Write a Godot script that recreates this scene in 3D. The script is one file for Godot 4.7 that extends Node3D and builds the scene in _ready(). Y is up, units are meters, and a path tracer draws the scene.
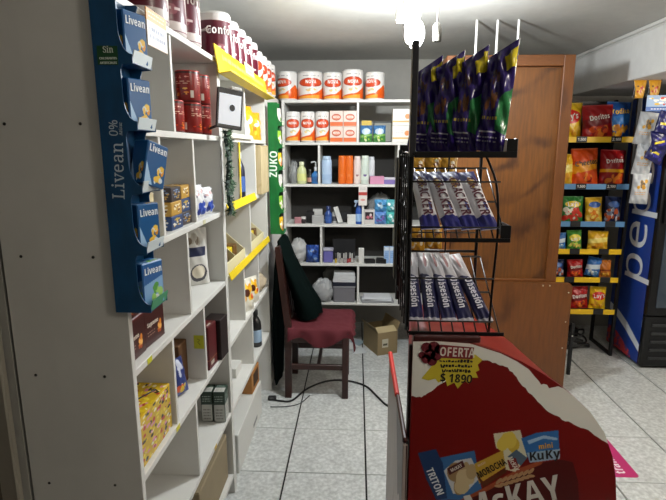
extends Node3D
# A small corner shop: white shelf units on two sides, a chair behind the counter,
# a red biscuit stand with a wire rack, a wooden cabinet, a snack rack and a blue fridge.
# Units are metres. The floor is y = 0; the aisle runs along -z.

var used := {}
var mats := {}
var meshes := {}
var font: SystemFont
var serif: SystemFont

# ---------------------------------------------------------------- naming and nodes
func numbered(n: String) -> String:
	if not used.has(n):
		used[n] = 0
		return n
	used[n] += 1
	return "%s_%03d" % [n, used[n]]

func thing(called: String, label: String, cat: String, pos := Vector3.ZERO, turn := 0.0, group := "", tilt := Vector3.ZERO) -> Node3D:
	var o := Node3D.new()
	o.name = numbered(called)
	add_child(o)
	o.position = pos
	o.rotation_degrees = Vector3(tilt.x, turn, tilt.z)
	o.set_meta("label", label)
	o.set_meta("category", cat)
	if group != "":
		o.set_meta("group", group)
	return o

func part(parent: Node3D, called: String, mesh: Mesh, m: Material, pos := Vector3.ZERO, rot := Vector3.ZERO) -> MeshInstance3D:
	var o := MeshInstance3D.new()
	o.name = called
	o.mesh = mesh
	o.material_override = m
	o.position = pos
	o.rotation_degrees = rot
	o.cast_shadow = GeometryInstance3D.SHADOW_CASTING_SETTING_ON
	parent.add_child(o, true)
	return o

func struct(called: String, mesh: Mesh, m: Material, pos := Vector3.ZERO, rot := Vector3.ZERO) -> MeshInstance3D:
	var o := part(self, called, mesh, m, pos, rot)
	o.set_meta("kind", "structure")
	return o

# ---------------------------------------------------------------- materials
func mat(c: Color, rough := 0.6, metal := 0.0, coat := 0.0) -> StandardMaterial3D:
	var k := "%s|%.3f|%.3f|%.3f" % [c.to_html(), rough, metal, coat]
	if mats.has(k):
		return mats[k]
	var m := StandardMaterial3D.new()
	m.albedo_color = c
	m.roughness = rough
	m.metallic = metal
	if coat > 0.0:
		m.clearcoat_enabled = true
		m.clearcoat = coat
		m.clearcoat_roughness = 0.15
	mats[k] = m
	return m

func hexm(h: String, rough := 0.6, metal := 0.0) -> StandardMaterial3D:
	return mat(Color(h), rough, metal)

func tmat(im: Image, rough := 0.5, tri := 0.0) -> StandardMaterial3D:
	var m := StandardMaterial3D.new()
	im.generate_mipmaps()
	m.albedo_texture = ImageTexture.create_from_image(im)
	m.roughness = rough
	if tri > 0.0:
		m.uv1_triplanar = true
		m.uv1_world_triplanar = true
		m.uv1_scale = Vector3.ONE * tri
	return m

func clear_plastic(c: Color, a: float) -> StandardMaterial3D:
	var m := StandardMaterial3D.new()
	m.albedo_color = Color(c.r, c.g, c.b, a)
	m.transparency = BaseMaterial3D.TRANSPARENCY_ALPHA
	m.roughness = 0.18
	return m

# ---------------------------------------------------------------- painting print and grain
func pic(w: int, h: int, c: Color) -> Image:
	var im := Image.create(w, h, false, Image.FORMAT_RGB8)
	im.fill(c)
	return im

func pr(im: Image, x: float, y: float, w: float, h: float, c: Color) -> void:
	var W := im.get_width()
	var Hh := im.get_height()
	im.fill_rect(Rect2i(int(x * W), int(y * Hh), maxi(1, int(w * W)), maxi(1, int(h * Hh))), c)

func pe(im: Image, cx: float, cy: float, rx: float, ry: float, c: Color) -> void:
	var W := im.get_width()
	var Hh := im.get_height()
	for j in range(maxi(0, int((cy - ry) * Hh)), mini(Hh, int((cy + ry) * Hh) + 1)):
		for i in range(maxi(0, int((cx - rx) * W)), mini(W, int((cx + rx) * W) + 1)):
			var a := ((i + 0.5) / W - cx) / rx
			var b := ((j + 0.5) / Hh - cy) / ry
			if a * a + b * b <= 1.0:
				im.set_pixel(i, j, c)

func pp(im: Image, pts: PackedVector2Array, c: Color) -> void:
	var W := im.get_width()
	var Hh := im.get_height()
	var lo := Vector2(9, 9)
	var hi := Vector2(-9, -9)
	for p in pts:
		lo = lo.min(p)
		hi = hi.max(p)
	for j in range(maxi(0, int(lo.y * Hh)), mini(Hh, int(hi.y * Hh) + 1)):
		for i in range(maxi(0, int(lo.x * W)), mini(W, int(hi.x * W) + 1)):
			if Geometry2D.is_point_in_polygon(Vector2((i + 0.5) / W, (j + 0.5) / Hh), pts):
				im.set_pixel(i, j, c)

# scattered blobs of a few colours: printed food pictures, busy packaging
func blobs(im: Image, n: int, sd: int, x0: float, y0: float, x1: float, y1: float, r: float, cols: Array) -> void:
	var g := RandomNumberGenerator.new()
	g.seed = sd
	for k in n:
		var c: Color = cols[g.randi() % cols.size()]
		pe(im, g.randf_range(x0, x1), g.randf_range(y0, y1), r * g.randf_range(0.5, 1.2), r * g.randf_range(0.4, 1.0), c)

# rows of short dashes that read as small print
func dashes(im: Image, sd: int, x0: float, y0: float, x1: float, y1: float, rows: int, c: Color) -> void:
	var g := RandomNumberGenerator.new()
	g.seed = sd
	for k in rows:
		var y := y0 + (y1 - y0) * (k + 0.3) / rows
		var x := x0
		while x < x1:
			var w := g.randf_range(0.03, 0.1)
			pr(im, x, y, minf(w, x1 - x), (y1 - y0) / rows * 0.45, c)
			x += w + 0.025

func mottle(im: Image, sd: int, freq: float, amt: float, warp := 1.0) -> void:
	var nz := FastNoiseLite.new()
	nz.seed = sd
	nz.frequency = freq
	nz.fractal_octaves = 4
	for j in im.get_height():
		for i in im.get_width():
			var v := 1.0 + amt * nz.get_noise_2d(i, j * warp)
			var c := im.get_pixel(i, j)
			im.set_pixel(i, j, Color(c.r * v, c.g * v, c.b * v))

# ---------------------------------------------------------------- meshes
func keep(key: String, mk: Callable) -> Mesh:
	if not meshes.has(key):
		meshes[key] = mk.call()
	return meshes[key]

func tri(st: SurfaceTool, a: Vector3, b: Vector3, c: Vector3, ua := Vector2.ZERO, ub := Vector2.ZERO, uc := Vector2.ZERO) -> void:
	st.set_uv(ua)
	st.add_vertex(a)
	st.set_uv(ub)
	st.add_vertex(b)
	st.set_uv(uc)
	st.add_vertex(c)

# a, b, c, d run clockwise seen from the front
func quad(st: SurfaceTool, a: Vector3, b: Vector3, c: Vector3, d: Vector3, u := Rect2(0, 0, 1, 1)) -> void:
	var u0 := u.position
	var u1 := u.position + u.size
	tri(st, a, b, c, u0, Vector2(u1.x, u0.y), u1)
	tri(st, a, c, d, u0, u1, Vector2(u0.x, u1.y))

func start(flat := true) -> SurfaceTool:
	var st := SurfaceTool.new()
	st.begin(Mesh.PRIMITIVE_TRIANGLES)
	st.set_smooth_group(0xFFFFFFFF if flat else 0)
	return st

func done(st: SurfaceTool) -> ArrayMesh:
	st.generate_normals()
	return st.commit()

# chamfered box added to a tool; centre c, size s, bevel b, turned by basis
func add_box(st: SurfaceTool, c: Vector3, s: Vector3, b := 0.0, q := Basis.IDENTITY) -> void:
	var h := s * 0.5
	b = minf(b, minf(h.x, minf(h.y, h.z)) * 0.9)
	var ax := [Vector3.RIGHT, Vector3.UP, Vector3.BACK]
	# six faces
	for k in 6:
		var n: Vector3 = ax[k % 3] * (1.0 if k < 3 else -1.0)
		var up: Vector3 = Vector3.UP if k % 3 != 1 else (Vector3.FORWARD if k == 1 else Vector3.BACK)
		var r := up.cross(n)
		var hn := absf(n.dot(h))
		var hr := absf(r.dot(h)) - b
		var hu := absf(up.dot(h)) - b
		var o := n * hn
		quad(st, c + q * (o - r * hr + up * hu), c + q * (o + r * hr + up * hu), c + q * (o + r * hr - up * hu), c + q * (o - r * hr - up * hu))
	if b <= 0.0:
		return
	# twelve edges
	for k in 3:
		var e: Vector3 = ax[k]
		var f: Vector3 = ax[(k + 1) % 3]
		var g: Vector3 = ax[(k + 2) % 3]
		for sf in [-1.0, 1.0]:
			for sg in [-1.0, 1.0]:
				var le := absf(e.dot(h)) - b
				var pf: Vector3 = f * sf * absf(f.dot(h)) + g * sg * (absf(g.dot(h)) - b)
				var pg: Vector3 = f * sf * (absf(f.dot(h)) - b) + g * sg * absf(g.dot(h))
				if sf * sg > 0:
					quad(st, c + q * (pf + e * le), c + q * (pf - e * le), c + q * (pg - e * le), c + q * (pg + e * le), Rect2(0.02, 0.02, 0.01, 0.01))
				else:
					quad(st, c + q * (pg + e * le), c + q * (pg - e * le), c + q * (pf - e * le), c + q * (pf + e * le), Rect2(0.02, 0.02, 0.01, 0.01))
	# eight corners
	for sx in [-1.0, 1.0]:
		for sy in [-1.0, 1.0]:
			for sz in [-1.0, 1.0]:
				var px := Vector3(sx * h.x, sy * (h.y - b), sz * (h.z - b))
				var py := Vector3(sx * (h.x - b), sy * h.y, sz * (h.z - b))
				var pz := Vector3(sx * (h.x - b), sy * (h.y - b), sz * h.z)
				if sx * sy * sz > 0:
					tri(st, c + q * px, c + q * pz, c + q * py)
				else:
					tri(st, c + q * px, c + q * py, c + q * pz)

# box with its base at y = 0, centred in x and z
func m_box(s: Vector3, b := 0.003) -> Mesh:
	return keep("box%s%f" % [s, b], func():
		var st := start()
		add_box(st, Vector3(0, s.y * 0.5, 0), s, b)
		return done(st))

func m_cbox(s: Vector3, b := 0.003) -> Mesh:
	return keep("cbox%s%f" % [s, b], func():
		var st := start()
		add_box(st, Vector3.ZERO, s, b)
		return done(st))

# profile of (radius, height), bottom to top; u = 0.5 faces +z
func add_lathe(st: SurfaceTool, prof: Array, seg := 20, c := Vector3.ZERO, q := Basis.IDENTITY, sx := 1.0, sz := 1.0) -> void:
	var y0: float = prof[0][1]
	var y1: float = prof[prof.size() - 1][1]
	for k in prof.size() - 1:
		for i in seg:
			var u0 := float(i) / seg
			var u1 := float(i + 1) / seg
			var a0 := (u0 - 0.5) * TAU
			var a1 := (u1 - 0.5) * TAU
			var r0: float = prof[k][0]
			var r1: float = prof[k + 1][0]
			var h0: float = prof[k][1]
			var h1: float = prof[k + 1][1]
			var v0 := 1.0 - (h0 - y0) / maxf(y1 - y0, 1e-6)
			var v1 := 1.0 - (h1 - y0) / maxf(y1 - y0, 1e-6)
			var p00 := c + q * Vector3(sin(a0) * r0 * sx, h0, cos(a0) * r0 * sz)
			var p01 := c + q * Vector3(sin(a1) * r0 * sx, h0, cos(a1) * r0 * sz)
			var p10 := c + q * Vector3(sin(a0) * r1 * sx, h1, cos(a0) * r1 * sz)
			var p11 := c + q * Vector3(sin(a1) * r1 * sx, h1, cos(a1) * r1 * sz)
			if r1 > 1e-6:
				tri(st, p10, p11, p01, Vector2(u0, v1), Vector2(u1, v1), Vector2(u1, v0))
			if r0 > 1e-6:
				tri(st, p10, p01, p00, Vector2(u0, v1), Vector2(u1, v0), Vector2(u0, v0))

func m_lathe(prof: Array, seg := 20, sx := 1.0, sz := 1.0) -> Mesh:
	return keep("lathe%s%d%f%f" % [prof, seg, sx, sz], func():
		var st := start(false)
		add_lathe(st, prof, seg, Vector3.ZERO, Basis.IDENTITY, sx, sz)
		return done(st))

func add_tube(st: SurfaceTool, pts: Array, r: float, seg := 6) -> void:
	var n := pts.size()
	var ref := Vector3(0.123, 0.97, 0.211).normalized()
	var rings := []
	for k in n:
		var p: Vector3 = pts[k]
		var d: Vector3
		if k == 0:
			d = pts[1] - p
		elif k == n - 1:
			d = p - pts[k - 1]
		else:
			d = (pts[k + 1] - p).normalized() + (p - pts[k - 1]).normalized()
		d = d.normalized()
		if absf(d.dot(ref)) > 0.95:
			ref = Vector3(0.9, 0.1, 0.42).normalized()
		var a := d.cross(ref).normalized()
		var b := d.cross(a)
		var ring := []
		for i in seg:
			var t := TAU * i / seg
			ring.append(p + a * cos(t) * r + b * sin(t) * r)
		rings.append(ring)
	for k in n - 1:
		for i in seg:
			var j := (i + 1) % seg
			quad(st, rings[k][i], rings[k + 1][i], rings[k + 1][j], rings[k][j])
	for i in range(1, seg - 1):
		tri(st, rings[0][0], rings[0][i], rings[0][i + 1])
		tri(st, rings[n - 1][0], rings[n - 1][i + 1], rings[n - 1][i])

func m_tube(pts: Array, r: float, seg := 6) -> Mesh:
	var st := start(false)
	add_tube(st, pts, r, seg)
	return done(st)

func smooth_path(pts: Array, steps := 6) -> Array:
	var cv := Curve3D.new()
	for k in pts.size():
		var a: Vector3 = pts[maxi(k - 1, 0)]
		var b: Vector3 = pts[mini(k + 1, pts.size() - 1)]
		var t := (b - a) / 6.0
		cv.add_point(pts[k], -t, t)
	var out := []
	for k in pts.size() - 1:
		for i in steps:
			out.append(cv.sample(k, float(i) / steps))
	out.append(pts[pts.size() - 1])
	return out

# polygon in the xy plane, extruded from z = -d to z = 0; uv over the given rectangle (or the polygon's bounds)
func add_prism(st: SurfaceTool, poly: PackedVector2Array, d: float, uvr := Rect2()) -> void:
	if Geometry2D.is_polygon_clockwise(poly):
		poly.reverse()
	if uvr.size.x == 0.0:
		uvr = Rect2(poly[0], Vector2.ZERO)
		for p in poly:
			uvr = uvr.expand(p)
	var idx := Geometry2D.triangulate_polygon(poly)
	var uvf := func(p: Vector2) -> Vector2:
		return Vector2((p.x - uvr.position.x) / uvr.size.x, 1.0 - (p.y - uvr.position.y) / uvr.size.y)
	for k in range(0, idx.size(), 3):
		var a := poly[idx[k]]
		var b := poly[idx[k + 1]]
		var c := poly[idx[k + 2]]
		if (b - a).cross(c - a) > 0.0:
			var t := b
			b = c
			c = t
		tri(st, Vector3(a.x, a.y, 0), Vector3(b.x, b.y, 0), Vector3(c.x, c.y, 0), uvf.call(a), uvf.call(b), uvf.call(c))
		tri(st, Vector3(a.x, a.y, -d), Vector3(c.x, c.y, -d), Vector3(b.x, b.y, -d), uvf.call(a), uvf.call(c), uvf.call(b))
	for k in poly.size():
		var a := poly[k]
		var b := poly[(k + 1) % poly.size()]
		var ua: Vector2 = uvf.call(a)
		var ub: Vector2 = uvf.call(b)
		tri(st, Vector3(a.x, a.y, 0), Vector3(b.x, b.y, 0), Vector3(b.x, b.y, -d), ua, ub, ub)
		tri(st, Vector3(a.x, a.y, 0), Vector3(b.x, b.y, -d), Vector3(a.x, a.y, -d), ua, ub, ua)

func m_prism(poly: PackedVector2Array, d: float, uvr := Rect2()) -> Mesh:
	var st := start()
	add_prism(st, poly, d, uvr)
	return done(st)

# ---- pillow bags: bulge of the front face at (x, y), base at y = 0
func bulge(x: float, y: float, w: float, h: float, t: float) -> float:
	var u := clampf(x / w + 0.5, 0.0, 1.0)
	var v := clampf((y / h - 0.05) / 0.9, 0.0, 1.0)
	return 0.5 * t * pow(sin(PI * u), 0.6) * pow(sin(PI * v), 0.5)

func crumple(x: float, y: float, w: float, h: float, t: float, sd: int, peak := 0.0) -> float:
	var e := pow(clampf(absf(x) / (w * 0.5), 0.0, 1.0), 2.0)
	var f := pow(clampf(absf(y / h - 0.5) * 2.0, 0.0, 1.0), 2.0)
	return t * (0.12 + peak * 0.9) * (0.25 + peak * 2.0 + e + f) * sin(x / w * 17.0 + sd * 1.3 + y / h * 5.0) * sin(y / h * 13.0 + sd * 2.1)

func m_bag(w: float, h: float, t: float, sd := 0, nx := 12, ny := 16, peak := 0.0) -> Mesh:
	return keep("bag%f %f %f %d %f" % [w, h, t, sd, peak], func():
		var st := start(false)
		for side in [1.0, -1.0]:
			for j in ny:
				for i in nx:
					var p := []
					var uv := []
					for c in [[0, 1], [1, 1], [1, 0], [0, 0]]:
						var u := float(i + c[0]) / nx
						var v := float(j + c[1]) / ny
						var x := (u - 0.5) * w
						var y := v * h
						var z: float = bulge(x, y, w, h, t) + 0.0012
						if u > 0.0 and u < 1.0 and v > 0.0 and v < 1.0:
							z += crumple(x, y, w, h, t, sd + (0 if side > 0 else 5), peak)
							z = maxf(z, 0.0012)
						else:
							z = 0.0006
						# sides pinch in a little where the bag is full
						x *= 1.0 - 0.05 * sin(PI * v) * sin(PI * v) - 1.1 * peak * v * v * v
						y *= 1.0 - peak * (1.0 - u) * v * v
						p.append(Vector3(x, y, z * side))
						uv.append(Vector2(u if side > 0 else 1.0 - u, 1.0 - v))
					if side > 0:
						tri(st, p[0], p[1], p[2], uv[0], uv[1], uv[2])
						tri(st, p[0], p[2], p[3], uv[0], uv[2], uv[3])
					else:
						tri(st, p[0], p[2], p[1], uv[0], uv[2], uv[1])
						tri(st, p[0], p[3], p[2], uv[0], uv[3], uv[2])
		for s in [-1.0, 1.0]:
			for j in ny:
				var v0 := float(j) / ny
				var v1 := float(j + 1) / ny
				var x0: float = 0.5 * w * s * (1.0 - 0.05 * sin(PI * v0) * sin(PI * v0) - 1.1 * peak * v0 * v0 * v0)
				var x1: float = 0.5 * w * s * (1.0 - 0.05 * sin(PI * v1) * sin(PI * v1) - 1.1 * peak * v1 * v1 * v1)
				var y0: float = v0 * h * (1.0 - peak * (0.5 - 0.5 * s) * v0 * v0)
				var y1: float = v1 * h * (1.0 - peak * (0.5 - 0.5 * s) * v1 * v1)
				quad(st, Vector3(x0, y0, 0.0006 * s), Vector3(x1, y1, 0.0006 * s), Vector3(x1, y1, -0.0006 * s), Vector3(x0, y0, -0.0006 * s), Rect2(0.5 + 0.5 * s, 0.5, 0, 0))
		return done(st))

# ---- lettering
func raw_text(s: String, height: float, depth: float, fnt: Font) -> Array:
	var t := TextMesh.new()
	t.font = fnt
	t.text = s
	t.font_size = 32
	t.pixel_size = height / 23.0
	t.depth = depth
	t.curve_step = 2.5
	t.horizontal_alignment = HORIZONTAL_ALIGNMENT_CENTER
	t.vertical_alignment = VERTICAL_ALIGNMENT_CENTER
	var arr := t.get_mesh_arrays()
	return arr

# map each lettering vertex through f(Vector3) -> Vector3 ; squeeze changes the width
func m_text(s: String, height: float, squeeze := 1.0, f = null, depth := 0.0006, fnt: Font = font) -> Mesh:
	var arr := raw_text(s, height, depth, fnt)
	var v: PackedVector3Array = arr[Mesh.ARRAY_VERTEX]
	for i in v.size():
		var p := v[i]
		p.x *= squeeze
		if f != null:
			p = f.call(p)
		v[i] = p
	arr[Mesh.ARRAY_VERTEX] = v
	var out := []
	out.resize(Mesh.ARRAY_MAX)
	out[Mesh.ARRAY_VERTEX] = v
	out[Mesh.ARRAY_NORMAL] = arr[Mesh.ARRAY_NORMAL]
	out[Mesh.ARRAY_INDEX] = arr[Mesh.ARRAY_INDEX]
	var am := ArrayMesh.new()
	am.add_surface_from_arrays(Mesh.PRIMITIVE_TRIANGLES, out)
	return am

func wrap_text(s: String, height: float, r: float, y: float, squeeze := 1.0, at := 0.0) -> Mesh:
	return keep("wrap%s%f%f%f%f%f" % [s, height, r, y, squeeze, at], func():
		return m_text(s, height, squeeze, func(p: Vector3) -> Vector3:
			var a: float = p.x / r + at
			return Vector3(sin(a) * (r + 0.0009 + p.z), y + p.y, cos(a) * (r + 0.0009 + p.z))))

func bag_text(s: String, height: float, w: float, h: float, t: float, y: float, squeeze := 1.0, x := 0.0, turn := 0.0) -> Mesh:
	return keep("bt%s%f%f%f%f%f%f%f%f" % [s, height, w, h, t, y, squeeze, x, turn], func():
		return m_text(s, height, squeeze, func(p: Vector3) -> Vector3:
			var px := x + p.x * cos(turn) - p.y * sin(turn)
			var py := y + p.x * sin(turn) + p.y * cos(turn)
			return Vector3(px, py, bulge(px, py, w, h, t) + 0.0035 + p.z)))

# ---- crumpled lumps (plastic bags, cloth heaps); base at y = 0
func m_lump(s: Vector3, sd: int, rough := 0.35, seg := 18, rings := 12) -> Mesh:
	return keep("lump%s%d%f" % [s, sd, rough], func():
		var nz := FastNoiseLite.new()
		nz.seed = sd
		nz.frequency = 1.7
		nz.fractal_type = FastNoiseLite.FRACTAL_RIDGED
		nz.fractal_octaves = 3
		var st := start(false)
		var at := func(i: int, j: int) -> Vector3:
			var a := TAU * (i % seg) / seg
			var b := PI * j / rings
			var d := Vector3(sin(b) * cos(a), cos(b), sin(b) * sin(a))
			var k: float = 1.0 + rough * nz.get_noise_3dv(d * 1.3)
			var p := d * k
			return Vector3(p.x * s.x * 0.5, maxf(-0.9, p.y) * s.y * 0.5 + s.y * 0.45, p.z * s.z * 0.5)
		for j in rings:
			for i in seg:
				var a: Vector3 = at.call(i, j)
				var b: Vector3 = at.call(i + 1, j)
				var c: Vector3 = at.call(i + 1, j + 1)
				var d: Vector3 = at.call(i, j + 1)
				if j > 0:
					tri(st, a, b, c)
				if j < rings - 1:
					tri(st, a, c, d)
		return done(st))

# ---------------------------------------------------------------- the kinds of goods
# texts: [string, height, x, y, squeeze, colour]
func carton(called: String, label: String, cat: String, pos: Vector3, s: Vector3, m: Material, turn := 0.0, group := "", texts := [], tilt := Vector3.ZERO) -> Node3D:
	var t := thing(called, label, cat, pos, turn, group, tilt)
	part(t, "carton", m_box(s, 0.0025), m)
	for x in texts:
		part(t, "lettering", keep("ct%s%f%f" % [x[0], x[1], x[4]], func(): return m_text(x[0], x[1], x[4])), mat(x[5], 0.5), Vector3(x[2], x[3], s.z * 0.5 + 0.0006))
	return t

func snack(called: String, label: String, pos: Vector3, w: float, h: float, d: float, m: Material, sd: int, turn := 0.0, group := "", texts := [], tilt := Vector3.ZERO, cat := "snack bag", peak := 0.0) -> Node3D:
	var t := thing(called, label, cat, pos, turn, group, tilt)
	part(t, "wrapper", m_bag(w, h, d, sd, 12, 16, peak), m)
	for x in texts:
		part(t, "lettering", bag_text(x[0], x[1], w, h, d, x[3], x[4], x[2], x[6] if x.size() > 6 else 0.0), mat(x[5], 0.5))
	return t

func paper_roll(called: String, label: String, pos: Vector3, r: float, h: float, m: Material, turn: float, group: String, texts := []) -> Node3D:
	var t := thing(called, label, "paper roll", pos, turn, group)
	var prof := [[r * 0.3, 0.012], [r * 0.62, 0.003], [r * 0.92, 0.0], [r, 0.01], [r * 1.01, h * 0.3], [r, h * 0.7], [r * 1.005, h - 0.012]]
	part(t, "wrapper", m_lathe(prof, 22), m)
	part(t, "top", m_lathe([[r * 1.005, h - 0.012], [r * 0.93, h - 0.002], [r * 0.7, h], [r * 0.4, h - 0.004], [r * 0.26, h - 0.014], [0.0, h - 0.016]], 22), mat(Color(0.9, 0.9, 0.89), 0.45))
	for x in texts:
		part(t, "lettering", wrap_text(x[0], x[1], r * 1.01, x[3], x[4], x[2]), mat(x[5], 0.5))
	return t

func bottle(called: String, label: String, pos: Vector3, r: float, h: float, body: Material, cap: Material, cap_r: float, cap_h: float, lab: Material = null, flat := 1.0, pump := false, turn := 0.0, cat := "bottle", boxy := false) -> Node3D:
	var t := thing(called, label, cat, pos, turn)
	var hb := h - cap_h
	var prof := [[0.0, 0.0], [r * 0.85, 0.0], [r, r * 0.15], [r, hb * 0.62], [r * 0.92, hb * 0.78], [r * 0.6, hb * 0.9], [cap_r * 0.9, hb * 0.96], [cap_r * 0.9, hb]]
	if boxy:
		prof = [[0.0, 0.0], [r * 0.9, 0.0], [r, r * 0.12], [r * 1.02, hb * 0.5], [r, hb * 0.9], [r * 0.93, hb * 0.97], [cap_r, hb]]
	part(t, "body", m_lathe(prof, 16, 1.0, flat), body)
	part(t, "cap", m_lathe([[cap_r, hb], [cap_r, hb + cap_h * 0.9], [cap_r * 0.85, hb + cap_h], [0.0, hb + cap_h]], 12), cap)
	if lab != null:
		part(t, "label", m_lathe([[r * 1.015, hb * 0.16], [r * 1.015, hb * 0.55]], 16, 1.0, flat), lab)
	if pump:
		var st := start(false)
		add_tube(st, [Vector3(0, h, 0), Vector3(0, h + 0.03, 0), Vector3(-0.008, h + 0.036, 0), Vector3(-0.034, h + 0.03, 0)], 0.005)
		part(t, "pump", done(st), cap)
	return t

func tin(label: String, pos: Vector3, r: float, h: float, m: Material, turn: float, group: String) -> Node3D:
	var t := thing("food_tin", label, "tin", pos, turn, group)
	part(t, "body", m_lathe([[r * 0.96, 0.0], [r, 0.004], [r, h - 0.004]], 20), m)
	part(t, "rim", m_lathe([[r, h - 0.004], [r * 1.02, h - 0.002], [r * 0.97, h], [r * 0.93, h - 0.004], [0.0, h - 0.005]], 20), hexm("a8322a", 0.35, 0.3))
	return t

# ---------------------------------------------------------------- shelf unit: front at local z = 0, facing +z
const TOPS := [0.097, 0.392, 0.688, 0.976, 1.263, 1.553, 1.838]
func shelf_unit(label: String, pos: Vector3, turn: float, w: float, lowest: int, backed: bool, divs: Dictionary, white: Material) -> Node3D:
	var t := thing("shelf_unit", label, "shelf", pos, turn)
	var d := 0.285
	for x in [0.009, w - 0.009]:
		part(t, "end_panel", m_cbox(Vector3(0.018, 1.82, d), 0.001), white, Vector3(x, 0.91, -d * 0.5))
	for k in range(lowest, 7):
		var full := k == 6
		part(t, "shelf", m_cbox(Vector3(w if full else w - 0.036, 0.018, d if full else d - 0.003), 0.0012), white, Vector3(w * 0.5, TOPS[k] - 0.009, -d * 0.5))
	for k in divs:
		for x in divs[k]:
			var h: float = TOPS[k + 1] - 0.018 - TOPS[k]
			part(t, "divider", m_cbox(Vector3(0.015, h, d - 0.006), 0.001), white, Vector3(x, TOPS[k] + h * 0.5, -d * 0.5 - 0.001))
	if backed:
		part(t, "back_board", m_cbox(Vector3(w - 0.036, 1.72, 0.004), 0.0), white, Vector3(w * 0.5, 0.96, -d + 0.001))
	return t

func price_rail(t: Node3D, x0: float, x1: float, y: float, h: float, m: Material, lean := -18.0) -> MeshInstance3D:
	return part(t, "price_rail", m_cbox(Vector3(x1 - x0, h, 0.004), 0.001), m, Vector3((x0 + x1) * 0.5, y, 0.009), Vector3(lean, 0, 0))

func _ready() -> void:
	font = SystemFont.new()
	font.font_names = PackedStringArray(["Droid Sans"])
	font.font_weight = 700
	serif = SystemFont.new()
	serif.font_names = PackedStringArray(["Droid Serif"])

	# ---- camera
	var cam := Camera3D.new()
	cam.name = "camera"
	cam.position = Vector3(0, 1.5, 0)
	cam.rotation_degrees = Vector3(-11.3, 2.7, 0)
	cam.fov = 53.13
	cam.near = 0.02
	add_child(cam)
	cam.current = true

	# ---- environment and exposure
	var we := WorldEnvironment.new()
	we.name = "world_environment"
	var env := Environment.new()
	env.background_mode = Environment.BG_COLOR
	env.background_color = Color(0.02, 0.02, 0.022)
	env.tonemap_mode = Environment.TONE_MAPPER_LINEAR
	env.tonemap_exposure = 1.0
	env.sdfgi_enabled = true
	env.ssao_enabled = true
	env.ssil_enabled = true
	we.environment = env
	add_child(we)

	build_lamps()
	build_room()
	build_units()
	build_cabinet()
	build_snack_corner()
	build_stand()
	build_chair()
	build_left_goods()
	build_back_goods()
	build_small()

# ---------------------------------------------------------------- lamps
func ceiling_light(called: String, p: Vector3, energy: float, c: Color, r: float) -> void:
	var l := OmniLight3D.new()
	l.name = called
	l.position = p
	l.light_energy = energy
	l.light_color = c
	l.light_size = r
	l.omni_range = 12.0
	l.omni_attenuation = 2.0
	l.shadow_enabled = true
	add_child(l, true)

func glow(c: Color, e: float) -> StandardMaterial3D:
	var m := StandardMaterial3D.new()
	m.albedo_color = Color(0.9, 0.9, 0.9)
	m.emission_enabled = true
	m.emission = c
	m.emission_energy_multiplier = e
	return m

func build_lamps() -> void:
	var white := hexm("d8d8d2", 0.4)
	var cool := Color(0.97, 0.99, 1.0)
	# the lit bulb over the aisle, on a bracket under the ceiling
	var lp := Vector3(0.243, 1.99, -2.3)
	var t := thing("ceiling_lamp", "glowing white bulb lamp on bracket hung below the ceiling", "lamp", Vector3(0.243, 2.125, -2.3))
	part(t, "ballast_box", m_cbox(Vector3(0.06, 0.065, 0.045), 0.006), white, Vector3(-0.052, -0.05, -0.02))
	part(t, "hanger", m_tube([Vector3(-0.05, -0.02, -0.02), Vector3(-0.05, 0.085, -0.02)], 0.006), white)
	part(t, "holder", m_lathe([[0.0, -0.075], [0.02, -0.075], [0.026, -0.04], [0.028, 0.0]], 14), white)
	var prof := []
	for k in 13:
		var b := PI * k / 12.0
		prof.append([0.042 * sin(b) + 0.0001, -0.135 - 0.062 * cos(b)])
	part(t, "bulb", m_lathe(prof, 18), glow(cool, 9.0))
	part(t, "hook", m_tube(smooth_path([Vector3(-0.05, -0.1, 0.03), Vector3(-0.045, -0.17, 0.03), Vector3(-0.02, -0.19, 0.03), Vector3(0.0, -0.175, 0.03)]), 0.004), hexm("6d6a66", 0.5))
	part(t, "cable", m_tube(smooth_path([Vector3(0.03, 0.086, 0.02), Vector3(0.02, 0.05, 0.01), Vector3(0.008, 0.01, 0.0), Vector3(0.0, -0.02, 0.0)]), 0.005), hexm("9a9790", 0.5))
	ceiling_light("bulb_light", lp, 1.72, cool, 0.04)

	# unlit lamp socket hanging on its cord
	t = thing("hanging_socket", "unlit grey lamp socket hanging from ceiling on a thin cord", "lamp socket", Vector3(0.338, 1.957, -2.3))
	part(t, "cord", m_tube([Vector3(0, 0.06, 0), Vector3(0.001, 0.12, 0), Vector3(0.004, 0.254, 0)], 0.0035), hexm("55524e", 0.6))
	part(t, "socket", m_lathe([[0.0, 0.006], [0.016, 0.006], [0.0185, 0.0], [0.0195, 0.05], [0.017, 0.066], [0.01, 0.076], [0.0, 0.078]], 16), hexm("6e6b64", 0.5))

	# a round ceiling lamp over the customers' side, outside the picture
	for a in [[Vector3(1.35, 2.21, -0.45), 1.05, "round white ceiling lamp over the shop entrance"], [Vector3(2.45, 1.92, -2.2), 1.2, "round white lamp under the soffit before the fridge"]]:
		t = thing("disc_lamp", a[2], "lamp", a[0])
		part(t, "base", m_lathe([[0.13, -0.02], [0.13, 0.0]], 24), white)
		part(t, "diffuser", m_lathe([[0.0, -0.055], [0.08, -0.05], [0.115, -0.035], [0.125, -0.02]], 24), glow(Color(1.0, 0.97, 0.92), 3.0))
		ceiling_light("disc_light", a[0] + Vector3(0, -0.1, 0), a[1], Color(1.0, 0.96, 0.9), 0.12)

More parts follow.
